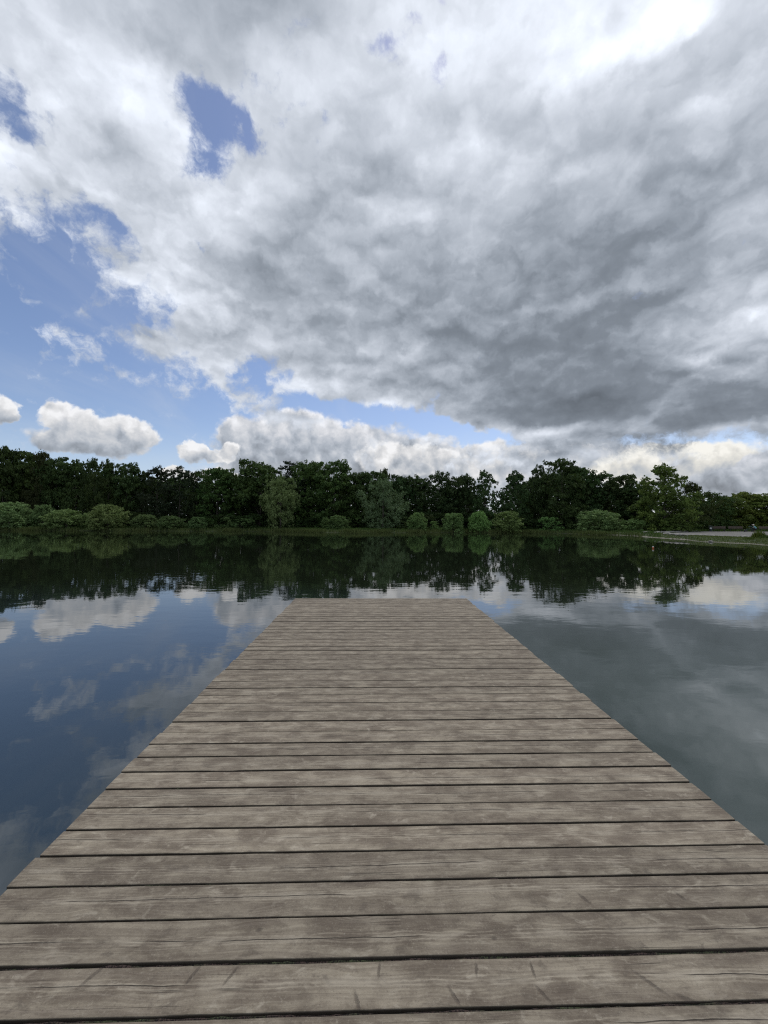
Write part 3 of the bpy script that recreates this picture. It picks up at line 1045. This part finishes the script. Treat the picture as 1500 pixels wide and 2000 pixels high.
kind('bush', 5, P_BUSH, 30, .20, 17, .058, 26, .0210, M_BUSH, trunk_top=.5, r0=.02, lob=.08, zflat=.95, limbs=9, spread=.5, jag=.10, top=.72)
kind('shrub', 3, P_BUSH, 12, .22, 14, .070, 24, .0300, M_BUSH, trunk_top=.5, r0=.016, lob=.30, zflat=.9, limbs=9, spread=.5, jag=.35)

NAMES = {'broad': 'broadleaf_tree', 'alder': 'alder_tree', 'open': 'open_crowned_tree', 'egg': 'alder_tree', 'pine': 'pine_tree', 'birch': 'birch_tree', 'willow': 'willow_tree', 'bush': 'round_bush', 'shrub': 'shrub'}
CATS = {'bush': 'bush', 'shrub': 'shrub'}
count = {}


def plant(kd, px, top, width, depth, label, group, tint=(1, 1, 1), rz=None, sink=.05, base_z=None, wy=None):
    x, y = at(px, depth)
    zb = height(x, y) - sink if base_z is None else base_z
    zt = z_at(px, top, depth)
    k = count[kd] = count.get(kd, -1) + 1
    tm, cm = KINDS[kd][k % len(KINDS[kd])]
    root = empty(NAMES[kd], (x, y, zb), random.uniform(0, 6.28) if rz is None else rz)
    tag(root, label, CATS.get(kd, 'tree'), group)
    W = width * depth / F_PX
    for nm, me in (('trunk', tm), ('crown', cm)):
        o = bpy.data.objects.new(nm, me)
        COL.objects.link(o)
        o.parent = root
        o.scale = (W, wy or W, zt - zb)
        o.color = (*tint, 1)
    return root


G1 = 'trees of the wood behind the far bank'
TREES = [
    # kind, px, top, width, depth, label, tint
    ('broad', -60, 876, 90, 84, 'tall dark tree cut off by the edge of the view behind the largest willow bush', (1, 1, 1)),
    ('broad', 4, 872, 46, 83, 'dark tree with the highest top at the end of the wood, over the biggest bush', (1, 1, 1)),
    ('broad', 42, 879, 62, 86, 'wide flat-topped dark tree beside the highest tree at the end of the wood', (1.1, 1.05, .9)),
    ('birch', 78, 879, 36, 84, 'pale olive tree between two dark crowns above the gap of the big bushes', (.55, .52, .55)),
    ('broad', 108, 892, 40, 85, 'dark ragged tree just beside the pale olive tree', (1, 1, 1)),
    ('broad', 146, 897, 46, 84, 'dark double-topped tree over the low wide bush', (1, 1.05, 1)),
    ('birch', 182, 896, 32, 83, 'pale green tree with pointed top, first of the pair of pointed pale trees', (.55, .62, .60)),
    ('birch', 210, 896, 36, 82, 'pale green tree with pointed top, second of the pair, over the tallest bush', (.62, .68, .55)),
    ('broad', 246, 905, 46, 84, 'round dark tree next to the pair of pointed pale trees', (.95, 1, 1)),
    ('broad', 279, 921, 30, 86, 'lowest dark tree in the dip before the two pines', (.9, .9, 1)),
    ('pine', 306, 911, 44, 82, 'dark pine with tufted top, the first of two pines over the small bushes', (1, .95, 1)),
    ('pine', 350, 909, 50, 83, 'dark pine with broad spiky top, the second of two pines over the small bushes', (1, .95, 1)),
    ('birch', 384, 918, 34, 84, 'thin-topped light tree between the spiky pine and the rounded dark trees', (.45, .50, .50)),
    ('broad', 424, 914, 62, 83, 'mid green round tree beside the thin-topped light tree', (1.2, 1.2, 1)),
    ('broad', 508, 900, 92, 84, 'big round dark green tree behind the leaning willow', (1.2, 1.25, 1.1)),
    ('pine', 562, 899, 44, 85, 'narrow blackish pine between two big round trees above the leaning willow', (.9, .85, .95)),
    ('broad', 601, 898, 58, 84, 'tall green tree beside the narrow blackish pine', (1.25, 1.3, 1.1)),
    ('broad', 652, 901, 76, 82, 'big domed green tree standing between the two willows', (1.25, 1.3, 1.1)),
    ('broad', 694, 924, 44, 83, 'lower green shoulder tree beside the big domed tree', (1.1, 1.15, 1.05)),
    ('broad', 724, 919, 48, 84, 'dark round tree peering over the silvery willow', (1, 1, 1)),
    ('birch', 752, 916, 24, 86, 'narrow spire-topped tree rising straight behind the silvery willow', (.5, .56, .52)),
    ('broad', 784, 927, 36, 84, 'dark tree just beyond the silvery willow', (.9, .95, 1)),
    ('broad', 812, 927, 40, 83, 'dark tree over the first of the four round bushes', (.9, .95, 1)),
    ('egg', 858, 921, 50, 84, 'dark tree with twin spiky tips above the second round bush', (.85, .9, 1)),
    ('broad', 892, 931, 36, 83, 'low dark tree in the dip of the wood over the second and third round bush', (.85, .9, 1)),
    ('alder', 912, 926, 38, 82, 'dark tree with small pointed top over the third round bush', (.85, .9, 1)),
    ('alder', 949, 919, 60, 80, 'dark loose-crowned tree whose open edge shows sky beside the gap in the wood', (.9, .92, 1)),
    ('egg', 1006, 919, 62, 80, 'egg-shaped dark tree standing alone after the gap in the wood', (.9, .92, 1)),
    ('egg', 1052, 908, 34, 81, 'slim dark tree leaning on the side of the tallest broad tree', (.95, .95, 1)),
    ('broad', 1098, 897, 100, 79, 'tallest and broadest dark tree in the middle of the far bank', (1, 1, 1)),
    ('broad', 1134, 912, 52, 81, 'dark tree forming the far shoulder of the tallest broad tree', (1, 1.02, 1)),
    ('alder', 1176, 921, 60, 80, 'dark tree with two rounded tips behind the largest round bush', (.9, .9, 1)),
    ('broad', 1212, 926, 60, 79, 'dark sloping tree between the largest round bush and the sparse tall tree', (.95, .95, 1)),
    ('broad', 1240, 946, 40, 77, 'small dark tree tucked beside the sparse tall tree', (1, 1, 1)),
    ('alder', 1298, 906, 92, 67, 'tall sparse tree with sky showing through its crown at the start of the gravel lot', (2.2, 2.0, 1.4)),
    ('broad', 1300, 962, 80, 69, 'dense lower tree growing under the tall sparse tree', (1.7, 1.6, 1.2)),
    ('birch', 1352, 941, 46, 71, 'slender thin-trunked tree beyond the low kerb wall', (.62, .62, .55)),
    ('broad', 1386, 962, 50, 76, 'dark low tree between the slender tree and the benches', (1.1, 1.1, 1)),
    ('broad', 1414, 970, 44, 78, 'low green tree behind the first bench', (2.2, 2.0, 1.4)),
    ('broad', 1442, 960, 42, 80, 'round-topped pale green tree behind the second bench', (3.0, 2.5, 1.6)),
    ('broad', 1470, 962, 44, 79, 'pale green tree behind the person in turquoise', (3.0, 2.5, 1.6)),
    ('broad', 1502, 968, 52, 77, 'pale green tree at the end of the gravel lot behind the reed plant', (3.0, 2.5, 1.6)),
    ('broad', 1550, 960, 60, 76, 'green tree past the edge of the view beyond the gravel lot', (1.6, 1.5, 1.1)),
    ('broad', -130, 880, 90, 86, 'dark tree past the edge of the view at the end of the wood', (1, 1, 1)),
]
for kd, px, top, wd, dep, lab, ti in TREES:
    plant(kd, px, top, wd * 1.1 if px in (949, 1006, 1098, 1298) else wd * 1.2 + (24 if px < 930 or px > 1120 else 6), dep, lab, G1, ti)
# deeper in the wood: row upon row, lower than the front skyline
rb = random.Random(5)
sky_line = sorted((t[1], t[2]) for t in TREES if t[0] != 'x')


def skyline(px):
    return float(np.interp(px, [s[0] for s in sky_line], [s[1] for s in sky_line]))


G2 = 'trees deep inside the wood'
for row, (dep, drop) in enumerate(((88, 22), (95, 18), (103, 20))):
    px = -140 + row * 14
    while px < 1600:
        if not (962 < px < 992) and not (px > 1240 and row < 1):
            top = skyline(px) + drop + rb.uniform(0, 16)
            plant(rb.choice(('broad', 'broad', 'alder', 'pine')), px, top, rb.uniform(52, 72), dep + rb.uniform(-2, 2),
                  'dark tree deep inside the wood, half hidden by the trees in front', G2, (.8, .85, .85))
        px += rb.uniform(40, 52)
# understorey
G3 = 'undergrowth shrubs in the shade of the wood'
for row, dep in enumerate((79, 86, 93)):
    px = -120
    while px < 1600:
        if not (px > 1250 and row == 0) and not (966 < px < 984):
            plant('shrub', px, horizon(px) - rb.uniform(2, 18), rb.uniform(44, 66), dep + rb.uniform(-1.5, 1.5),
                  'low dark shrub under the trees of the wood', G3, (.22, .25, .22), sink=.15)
        px += rb.uniform(30, 44)

G4 = 'bushes along the far shore'
BUSH = [
    ('bush', 18, 980, 92, 74, 'largest pale green willow bush at the water, cut off by the frame edge', (1, 1, 1)),
    ('bush', 84, 985, 48, 76, 'middling bush squeezed between the largest bush and the low wide bush', (.85, .88, .85)),
    ('bush', 130, 994, 86, 74, 'low wide bush at the water beside the tallest bush of its clump', (1, .98, .9)),
    ('bush', 211, 985, 86, 74, 'tall broad bush ending the clump of big bushes at the water', (1.05, 1.0, .9)),
    ('bush', 284, 1004, 54, 75, 'small round bush first after the clump of big bushes', (.72, .74, .7)),
    ('bush', 337, 1007, 56, 75, 'small dark green dome bush second after the clump of big bushes', (.66, .72, .66)),
    ('bush', 386, 1009, 40, 75, 'small bush third after the clump of big bushes, before the reeds', (.62, .66, .62)),
    ('shrub', 444, 1010, 34, 76, 'little upright shrub among the reeds before the leaning willow', (.62, .68, .6)),
    ('shrub', 476, 1013, 56, 76, 'low spreading shrub at the foot of the wood near the leaning willow', (.56, .62, .56)),
    ('bush', 658, 1006, 58, 74, 'feathery shrub at the water between the two willows', (.66, .74, .66)),
    ('shrub', 786, 1017, 20, 76, 'tiny shrub on the grass beside the silvery willow', (.7, .75, .6)),
    ('bush', 816, 1001, 46, 74, 'round green bush, first of the four round bushes after the silvery willow', (.88, 1.0, .85)),
    ('shrub', 848, 1018, 30, 76, 'low scrap of shrub between the first and second round bush', (.9, 1, .8)),
    ('bush', 885, 1001, 50, 74, 'round green bush, second of the four round bushes after the silvery willow', (.88, 1.0, .88)),
    ('bush', 935, 998, 48, 74, 'round bright green bush, third of the four and narrowest', (1.0, 1.1, .85)),
    ('bush', 992, 998, 74, 74, 'wide domed bush in front of the gap in the wood, fourth of four', (.98, 1.02, .85)),
    ('shrub', 1072, 1010, 44, 74, 'small loose shrub at the water before the tallest broad tree', (.8, .95, .75)),
    ('bush', 1168, 995, 92, 70, 'largest dome-shaped grey green bush standing alone near the gravel lot', (.98, 1.0, .95)),
    ('shrub', 1236, 1014, 56, 67, 'low scruffy shrub between the largest dome bush and the kerb wall', (.8, .9, .75)),
    ('shrub', 1316, 1012, 50, 66, 'yellowish shrub under the sparse tall tree behind the kerb wall', (.85, .9, .6)),
]
for kd, px, top, wd, dep, lab, ti in BUSH:
    x, y = at(px, dep)
    d = math.hypot(x, y) - shore_r(math.atan2(x, y))
    if d < .8:
        dep += .8 - d
    plant(kd, px, top, wd * .92, dep, lab, G4, ti, sink=.12)
plant('willow', 548, 930, 84, 75.5, 'pale olive willow leaning at the water before the big round trees', G4, (.82, .86, .55))
plant('willow', 748, 933, 86, 75.5, 'silvery grey green willow drooping to the water', G4, (.78, .95, .78))

# ------------------------------------------------------------------ grass and reeds
def blades(name, pts, hmin, hmax, wmin, wmax, lean, mt):
    pts = np.array(pts)
    n = len(pts)
    a = rs.uniform(0, 6.283, n)
    h = rs.uniform(hmin, hmax, n)
    wd = rs.uniform(wmin, wmax, n)
    side = np.stack([np.cos(a), np.sin(a), np.zeros(n)], 1) * wd[:, None]
    la = rs.uniform(0, 6.283, n)
    ln = rs.uniform(0, lean, n) * h
    tip = pts + np.stack([np.cos(la) * ln, np.sin(la) * ln, h], 1)
    mid = pts + np.stack([np.cos(la) * ln * .35, np.sin(la) * ln * .35, h * .55], 1)
    q = np.stack([pts - side, mid - side * .8, tip, mid + side * .8], 1)
    q[:, 0] = pts
    me = quads(name, q, {'tone': rs.uniform(0, 1, n)})
    return link(name, me, mt)


def on_bank(px0, px1, off0, off1, n, power=1.0):
    res = []
    a0 = math.atan2(*at(px0, 70))
    a1 = math.atan2(*at(px1, 70))
    while len(res) < n:
        a = rs.uniform(a0, a1)
        r_ = shore_r(a) + off0 + (off1 - off0) * rs.uniform() ** power
        x, y = math.sin(a) * r_, math.cos(a) * r_
        if in_lot(x, y):
            continue
        res.append((x, y, height(x, y) - .03))
    return res


M_REED = leaf_material('reed', (.075, .115, .035), (.165, .205, .075), .30)
M_YEL = leaf_material('dry_reed', (.085, .115, .033), (.185, .210, .07), .25)
M_GRASS = leaf_material('grass_blade', (.040, .080, .018), (.095, .150, .038), .28)
tag(blades('reeds', [p for p in on_bank(-250, 1255, -.9, .9, 30000) if rs.uniform() < .15 + 1.2 * max(0, mnoise.noise((p[0] * .30, p[1] * .05, 5)) + .12)], .25, .80, .03, .06, .25, M_REED), 'fringe of olive reeds standing along the far waterline', 'reeds', kind='stuff')
tag(blades('grass', on_bank(-250, 1290, .4, 9, 26000), .12, .42, .03, .07, .5, M_GRASS), 'rough green grass covering the far bank before the wood', 'grass', kind='stuff')
tag(blades('lawn_grass', on_bank(1270, 1640, .35, 7.5, 9000), .05, .16, .03, .06, .5, M_YEL), 'short yellowish grass between gravel lot and water', 'grass', kind='stuff')
vp = []
for _ in range(7000):
    px, dep = rs.uniform(1290, 1640), rs.uniform(69.5, 75)
    x, y = at(px, dep)
    vp.append((x, y, height(x, y) - .02))
tag(blades('verge_grass', vp, .15, .45, .03, .06, .5, M_GRASS), 'green grass verge behind the gravel lot and its benches', 'grass', kind='stuff')

# tall reed plant near the end of the lot
def reed_plant(px, dep, top, wd, n, label, tint, seed_h=1.0):
    x, y = at(px, dep)
    zb = height(x, y)
    zt = z_at(px, top, dep)
    W = wd * dep / F_PX
    pts = np.stack([x + rs.normal(size=n) * W * .22, y + rs.normal(size=n) * W * .22, np.full(n, zb - .03)], 1)
    hh = (zt - zb)
    dist = np.hypot(pts[:, 0] - x, pts[:, 1] - y) / W
    a = rs.uniform(0, 6.283, n)
    h = hh * np.clip(1.05 - dist * 1.2, .25, 1) * rs.uniform(.6, 1, n)
    side = np.stack([np.cos(a), np.sin(a), np.zeros(n)], 1) * .035
    la = np.arctan2(pts[:, 1] - y, pts[:, 0] - x)
    ln = h * rs.uniform(0, .3, n)
    tip = pts + np.stack([np.cos(la) * ln, np.sin(la) * ln, h], 1)
    mid = pts + np.stack([np.cos(la) * ln * .3, np.sin(la) * ln * .3, h * .5], 1)
    me = quads('reed_plant', np.stack([pts, mid - side, tip, mid + side], 1), {'tone': rs.uniform(0, 1, n)})
    o = link('reed_plant', me, M_YEL if tint[0] > 1 else M_REED)
    o.color = (*tint, 1)
    # re-base the origin at the foot of the plant
    me.transform(Matrix.Translation((-x, -y, -zb)))
    o.location = (x, y, zb)
    tag(o, label, 'plant')


reed_plant(1482, 40.5, 1031, 24, 240, 'tall yellowish reed clump in front of the person at the lot end', (.95, 1.0, .55))
reed_plant(1466, 40, 1049, 24, 260, 'short green reed clump beside the tall yellowish one', (.7, .85, .5))
reed_plant(1502, 39.5, 1042, 40, 420, 'broad dark green reed clump at the frame edge by the water', (.55, .7, .5))

# ------------------------------------------------------------------ small things by the lot
def simple(name, c1, c2, scale=8, rough=.8, metal=0):
    mt, nt, out = material(name)
    tc = nt.node('ShaderNodeTexCoord').outputs['Object']
    bs = nt.node('ShaderNodeBsdfPrincipled')
    nt.put(bs.inputs['Base Color'], nt.mix(nt.noise(tc, scale, 5, .6), c1, c2))
    bs.inputs['Roughness'].default_value = rough
    bs.inputs['Metallic'].default_value = metal
    nt.put(out.inputs[0], bs.outputs[0])
    return mt


M_STONE = simple('rough_stone', (.14, .13, .115), (.36, .34, .30))
M_CONC = simple('pale_concrete', (.22, .21, .19), (.38, .365, .335), 4)
M_SLAT = simple('bench_wood', (.075, .055, .042), (.15, .115, .09))
M_IRON = simple('dark_iron', (.02, .02, .021), (.045, .045, .046), 12, .6)
M_BIN = simple('dark_green_bin', (.02, .03, .025), (.04, .055, .045))
M_LABELW = simple('white_plate', (.55, .56, .55), (.7, .7, .7))


def stone_mesh(seed):
    bm = bmesh.new()
    bmesh.ops.create_icosphere(bm, subdivisions=2, radius=1)
    for v in bm.verts:
        n_ = mnoise.noise(v.co * 1.3 + Vector((seed * 7, 0, 0)))
        v.co *= 1 + .35 * n_
        v.co.z *= .62
    me = bpy.data.meshes.new('stone')
    bm.to_mesh(me)
    bm.free()
    me.materials.append(M_STONE)
    return me


SM = [stone_mesh(i) for i in range(4)]
rk = random.Random(9)
edge_pts = LOT[0:5]
for i in range(len(edge_pts) - 1):
    (xa, ya), (xb, yb) = edge_pts[i], edge_pts[i + 1]
    L = math.hypot(xb - xa, yb - ya)
    t = rk.uniform(0, .4)
    while t < L:
        x, y = xa + (xb - xa) * t / L + rk.uniform(-.15, .15), ya + (yb - ya) * t / L - rk.uniform(0, .3)
        o = bpy.data.objects.new('edge_stone', SM[rk.randrange(4)])
        COL.objects.link(o)
        s = rk.uniform(.14, .30)
        o.location = (x, y, height(x, y) + s * .2)
        o.scale = (s * rk.uniform(1, 1.5), s, s * rk.uniform(.7, 1))
        o.rotation_euler = (0, 0, rk.uniform(0, 6.28))
        tag(o, 'rough grey stone in the row between gravel lot and grass', 'stone', 'stones lining the gravel lot')
        t += rk.uniform(.4, 1.0)
for px, dep, s, lab in ((1263, 58.5, .3, 'pale stone lying before the far end of the kerb wall'), (1285, 56.5, .36, 'whitish boulder on the grass under the kerb wall'), (1303, 54.5, .34, 'flat pale stone at the corner of the gravel lot'),
                        (1388, 41.6, .17, 'small white stone at the water below the gravel lot')):
    x, y = at(px, dep)
    o = bpy.data.objects.new('shore_stone', SM[rk.randrange(4)])
    COL.objects.link(o)
    o.location = (x, y, max(height(x, y), -.05) + s * .25)
    o.scale = (s * 1.4, s, s)
    tag(o, lab, 'stone')

# low kerb wall of concrete blocks at the head of the lot
kw = tag(empty('kerb_wall', (0, 0, 0)), 'low pale concrete kerb wall along the edge of the gravel lot', 'wall')
kp = [at(1256, 61), at(1300, 61.5), at(1332, 65), at(1364, 70)]
g_w, g_c = bmesh.new(), bmesh.new()
for i in range(len(kp) - 1):
    a_, b_ = Vector(kp[i]), Vector(kp[i + 1])
    d = b_ - a_
    n_ = max(1, round(d.length / 1.2))
    for k in range(n_):
        c_ = a_ + d * ((k + .5) / n_)
        rz = Matrix.Rotation(math.atan2(d.y, d.x), 3, 'Z')
        zb = height(c_.x, c_.y)
        add_box(g_w, (c_.x, c_.y, .28), (d.length / n_ - .02, .34, .54), .02, rz)
        add_box(g_c, (c_.x, c_.y, .60), (d.length / n_ - .01, .62, .10), .015, rz)
bm_obj('wall_base', g_w, M_STONE, kw)
bm_obj('coping', g_c, M_CONC, kw)

# benches
def bench(px, dep, label, rz):
    x, y = at(px, dep)
    r_ = tag(empty('park_bench', (x, y, height(x, y) + .0), rz), label, 'bench', 'benches facing the pond')
    bm = bmesh.new()
    for k in range(4):
        add_box(bm, (0, -.18 + k * .12, .45), (1.9, .10, .035), .006)
    bm_obj('seat', bm, M_SLAT, r_)
    bm = bmesh.new()
    tl = Matrix.Rotation(R(-12), 3, 'X')
    for k in range(3):
        add_box(bm, (0, .27 + k * .028, .58 + k * .125), (1.9, .03, .10), .006, tl)
    bm_obj('backrest', bm, M_SLAT, r_)
    for sx in (-.72, .72):
        bm = bmesh.new()
        add_box(bm, (sx, -.16, .215), (.07, .07, .43), .008)
        add_box(bm, (sx, .22, .215), (.07, .07, .43), .008)
        add_box(bm, (sx, .03, .405), (.06, .46, .04), .006)
        add_box(bm, (sx, .30, .64), (.06, .04, .46), .006, tl)
        bm_obj('leg', bm, M_IRON, r_)
    return r_


bench(1404, 69.6, 'wooden bench next to the dark bin on the grass verge', R(-30))
bench(1437, 69.4, 'wooden bench between the other bench and the person in turquoise', R(-32))
bench(1497, 69.0, 'wooden bench half cut by the frame edge beyond the person', R(-36))

# litter bin
x, y = at(1387.5, 69.2)
r_ = tag(empty('litter_bin', (x, y, height(x, y)), R(-30)), 'small dark litter bin with a white plate beside the first bench', 'bin')
g_ = Geo().add(tube([(0, 0, 0), (0, 0, .08), (0, 0, .82), (0, 0, .86)], [.22, .24, .27, .28], 16))
link('body', g_.mesh('body', False), M_BIN, r_)
g_ = Geo().add(tube([(0, 0, .862), (0, 0, .93), (0, 0, .98)], [.29, .27, .12], 16))
link('lid', g_.mesh('lid', False), M_BIN, r_)
bm = bmesh.new()
add_box(bm, (0, -.268, .55), (.26, .03, .24), .01)
bm_obj('plate', bm, M_LABELW, r_)

# short dark post in the lot
x, y = at(1454, 66)
r_ = tag(empty('bollard', (x, y, height(x, y) + .02)), 'short dark post at the back of the gravel lot near the person', 'bollard')
g_ = Geo().add(tube([(0, 0, 0), (0, 0, .30), (0, 0, .34)], [.10, .09, .085], 12))
link('post', g_.mesh('post', False), M_IRON, r_)
g_ = Geo().add(tube([(0, 0, .342), (0, 0, .39), (0, 0, .42)], [.11, .10, .04], 12))
link('cap', g_.mesh('cap', False), M_IRON, r_)

# orange and white float on the water
x, y = at(1275, 30.5)
M_ORANGE = simple('orange_plastic', (.45, .13, .05), (.55, .18, .08), 5, .5)
M_WHITE = simple('white_plastic', (.6, .6, .58), (.72, .72, .70), 5, .5)
r_ = tag(empty('float_buoy', (x, y, -.04)), 'small orange and white float on the dark water near the lot', 'buoy')
g_ = Geo().add(tube([(0, 0, 0), (0, 0, .03), (0, 0, .09), (0, 0, .14), (0, 0, .158)], [.02, .05, .065, .06, .05], 14))
link('float', g_.mesh('float'), M_ORANGE, r_)
g_ = Geo().add(tube([(0, 0, .159), (0, 0, .19), (0, 0, .215), (0, 0, .225)], [.049, .045, .03, .008], 14))
link('cap', g_.mesh('cap'), M_WHITE, r_)


# ------------------------------------------------------------------ the person
def skin(name, joints, edges, mt, parent, sub=2, root=0):
    me = bpy.data.meshes.new(name)
    me.from_pydata([j[:3] for j in joints], edges, [])
    o = link(name, me, mt, parent)
    md = o.modifiers.new('Skin', 'SKIN')
    md.use_smooth_shade = True
    sv = me.skin_vertices[0].data
    for i, j in enumerate(joints):
        r_ = j[3] if isinstance(j[3], tuple) else (j[3], j[3])
        sv[i].radius = r_
        sv[i].use_root = (i == root)
    ss = o.modifiers.new('Subdivision', 'SUBSURF')
    ss.levels = sub
    ss.render_levels = sub
    return o


M_SKIN = simple('skin', (.42, .27, .20), (.48, .32, .24), 6, .6)
M_TURQ = simple('turquoise_shirt', (.16, .42, .46), (.24, .52, .55), 9, .85)
M_TROU = simple('dark_trousers', (.018, .02, .028), (.035, .036, .045), 9, .9)
M_CAP = simple('white_cap', (.60, .58, .56), (.74, .72, .70), 9, .8)
x, y = at(1475, 67.6)
P = tag(empty('person', (x, y, height(x, y) + .03), R(-34)), 'person in a turquoise top and white cap bent down beside a dark pushchair', 'person')
# crouched facing -X (towards the pushchair): pelvis, spine, neck, head; arms reach forward
J = [(.10, 0, .46, .13), (.02, 0, .62, .12), (-.08, 0, .80, .13), (-.15, 0, .93, .075), (-.19, 0, .985, .055), (-.235, 0, 1.06, .095), (-.23, 0, 1.13, .085),
     (-.10, -.17, .86, .06), (-.24, -.20, .68, .045), (-.44, -.14, .62, .035), (-.52, -.12, .62, .03),
     (-.10, .17, .86, .06), (-.24, .20, .68, .045), (-.44, .14, .62, .035), (-.52, .12, .62, .03),
     (.08, -.10, .42, .10), (-.28, -.13, .50, .075), (-.10, -.12, .10, .05), (-.26, -.12, .04, .04),
     (.08, .10, .42, .10), (-.28, .13, .50, .075), (-.10, .12, .10, .05), (-.26, .12, .04, .04)]
E = [(0, 1), (1, 2), (2, 3), (3, 4), (4, 5), (5, 6), (2, 7), (7, 8), (8, 9), (9, 10), (2, 11), (11, 12), (12, 13), (13, 14), (0, 15), (15, 16), (16, 17), (17, 18), (0, 19), (19, 20), (20, 21), (21, 22)]
for hb, sd_ in ((10, 1), (14, -1)):              # five fingers curled round the handle, the thumb from the side of the palm
    hx, hy, hz = J[hb][:3]
    for dy_, ln in ((-.030, .060), (-.010, .072), (.010, .068), (.030, .052)):
        J += [(hx - ln * .6, hy + dy_, hz + .004, .010), (hx - ln, hy + dy_, hz - .026, .008)]
        E += [(hb, len(J) - 2), (len(J) - 2, len(J) - 1)]
    J += [(hx - .004, hy + sd_ * .045, hz - .012, .011), (hx - .030, hy + sd_ * .052, hz - .030, .009)]
    E += [(hb, len(J) - 2), (len(J) - 2, len(J) - 1)]
body = skin('body', J, E, M_SKIN, P)
S = [(.11, 0, .47, .155), (.02, 0, .62, .15), (-.08, 0, .80, .155), (-.145, 0, .91, .085), (-.10, -.18, .86, .078), (-.22, -.205, .70, .062), (-.10, .18, .86, .078), (-.22, .205, .70, .062)]
skin('shirt', S, [(0, 1), (1, 2), (2, 3), (2, 4), (4, 5), (2, 6), (6, 7)], M_TURQ, P)
T = [(.11, 0, .40, .15), (.08, -.10, .41, .118), (-.28, -.13, .505, .092), (-.12, -.12, .14, .068), (.08, .10, .41, .118), (-.28, .13, .505, .092), (-.12, .12, .14, .068)]
skin('trousers', T, [(0, 1), (1, 2), (2, 3), (0, 4), (4, 5), (5, 6)], M_TROU, P)
for s in (-1, 1):
    skin('shoe', [(-.08, s * .12, .05, .045), (-.20, s * .12, .04, .045), (-.30, s * .12, .03, .035)], [(0, 1), (1, 2)], M_IRON, P, 1)
bm = bmesh.new()
bmesh.ops.create_uvsphere(bm, u_segments=20, v_segments=12, radius=.125, matrix=Matrix.Translation((-.235, 0, 1.10)) @ Matrix.Diagonal((1.08, .92, .95, 1)))
bmesh.ops.delete(bm, geom=[v for v in bm.verts if v.co.z < 1.095], context='VERTS')
add_box(bm, (-.39, 0, 1.105), (.12, .17, .014), .006, Matrix.Rotation(R(-10), 3, 'Y'))
bm_obj('cap', bm, M_CAP, P, True)

# pushchair beside the person
x, y = at(1464, 67.6)
Q = tag(empty('pushchair', (x, y, height(x, y) + .03), R(-34)), 'dark green pushchair with hood standing beside the person in turquoise', 'pushchair')
M_CLOTH = simple('dark_green_cloth', (.02, .045, .04), (.045, .085, .07), 6, .9)
hv, hf = [], []
NA, NW = 9, 7
for i in range(NA):
    t = R(-15) + R(150) * i / (NA - 1)
    for k in range(NW):
        wv_ = -.26 + .52 * k / (NW - 1)
        rr_ = .34 - .10 * (abs(wv_) / .26) ** 3
        hv.append((.05 + math.cos(t) * rr_, wv_, .62 + math.sin(t) * rr_))
for i in range(NA - 1):
    for k in range(NW - 1):
        a0 = i * NW + k
        hf.append((a0, a0 + 1, a0 + NW + 1, a0 + NW))
o = link('hood', mesh('hood', hv, hf, True), M_CLOTH, Q)
o.modifiers.new('Solidify', 'SOLIDIFY').thickness = .015
bm = bmesh.new()
add_box(bm, (-.05, 0, .42), (.62, .44, .10), .03)
add_box(bm, (.22, 0, .58), (.10, .44, .40), .03, Matrix.Rotation(R(18), 3, 'Y'))
add_box(bm, (-.36, 0, .28), (.08, .36, .26), .03)
bm_obj('seat', bm, M_CLOTH, Q)
g_ = Geo()
for s in (-1, 1):
    g_.add(tube([(-.42, s * .24, .14), (.1, s * .25, .48), (.48, s * .25, .98)], [.016, .016, .016], 6))
    g_.add(tube([(.32, s * .24, .14), (-.02, s * .25, .50)], [.016, .016], 6))
g_.add(tube([(.48, -.25, .98), (.48, .25, .98)], [.018, .018], 6))
link('frame', g_.mesh('frame'), M_IRON, Q)
for sx, rr_ in ((-.42, .12), (.32, .14)):
    for s in (-1, 1):
        g_ = Geo()
        pts = [(sx + math.cos(t) * rr_, s * .27, rr_ + math.sin(t) * rr_) for t in [2 * math.pi * k / 16 for k in range(17)]]
        g_.add(tube(pts, [.025] * 17, 6))
        wl = link('wheel', g_.mesh('wheel'), M_IRON, Q)
        g_ = Geo()
        for k in range(4):
            t = k * math.pi / 4
            g_.add(tube([(sx - math.cos(t) * rr_ * .9, s * .27, rr_ - math.sin(t) * rr_ * .9), (sx + math.cos(t) * rr_ * .9, s * .27, rr_ + math.sin(t) * rr_ * .9)], [.006, .006], 5))
        link('spoke', g_.mesh('spoke'), M_IRON, wl)
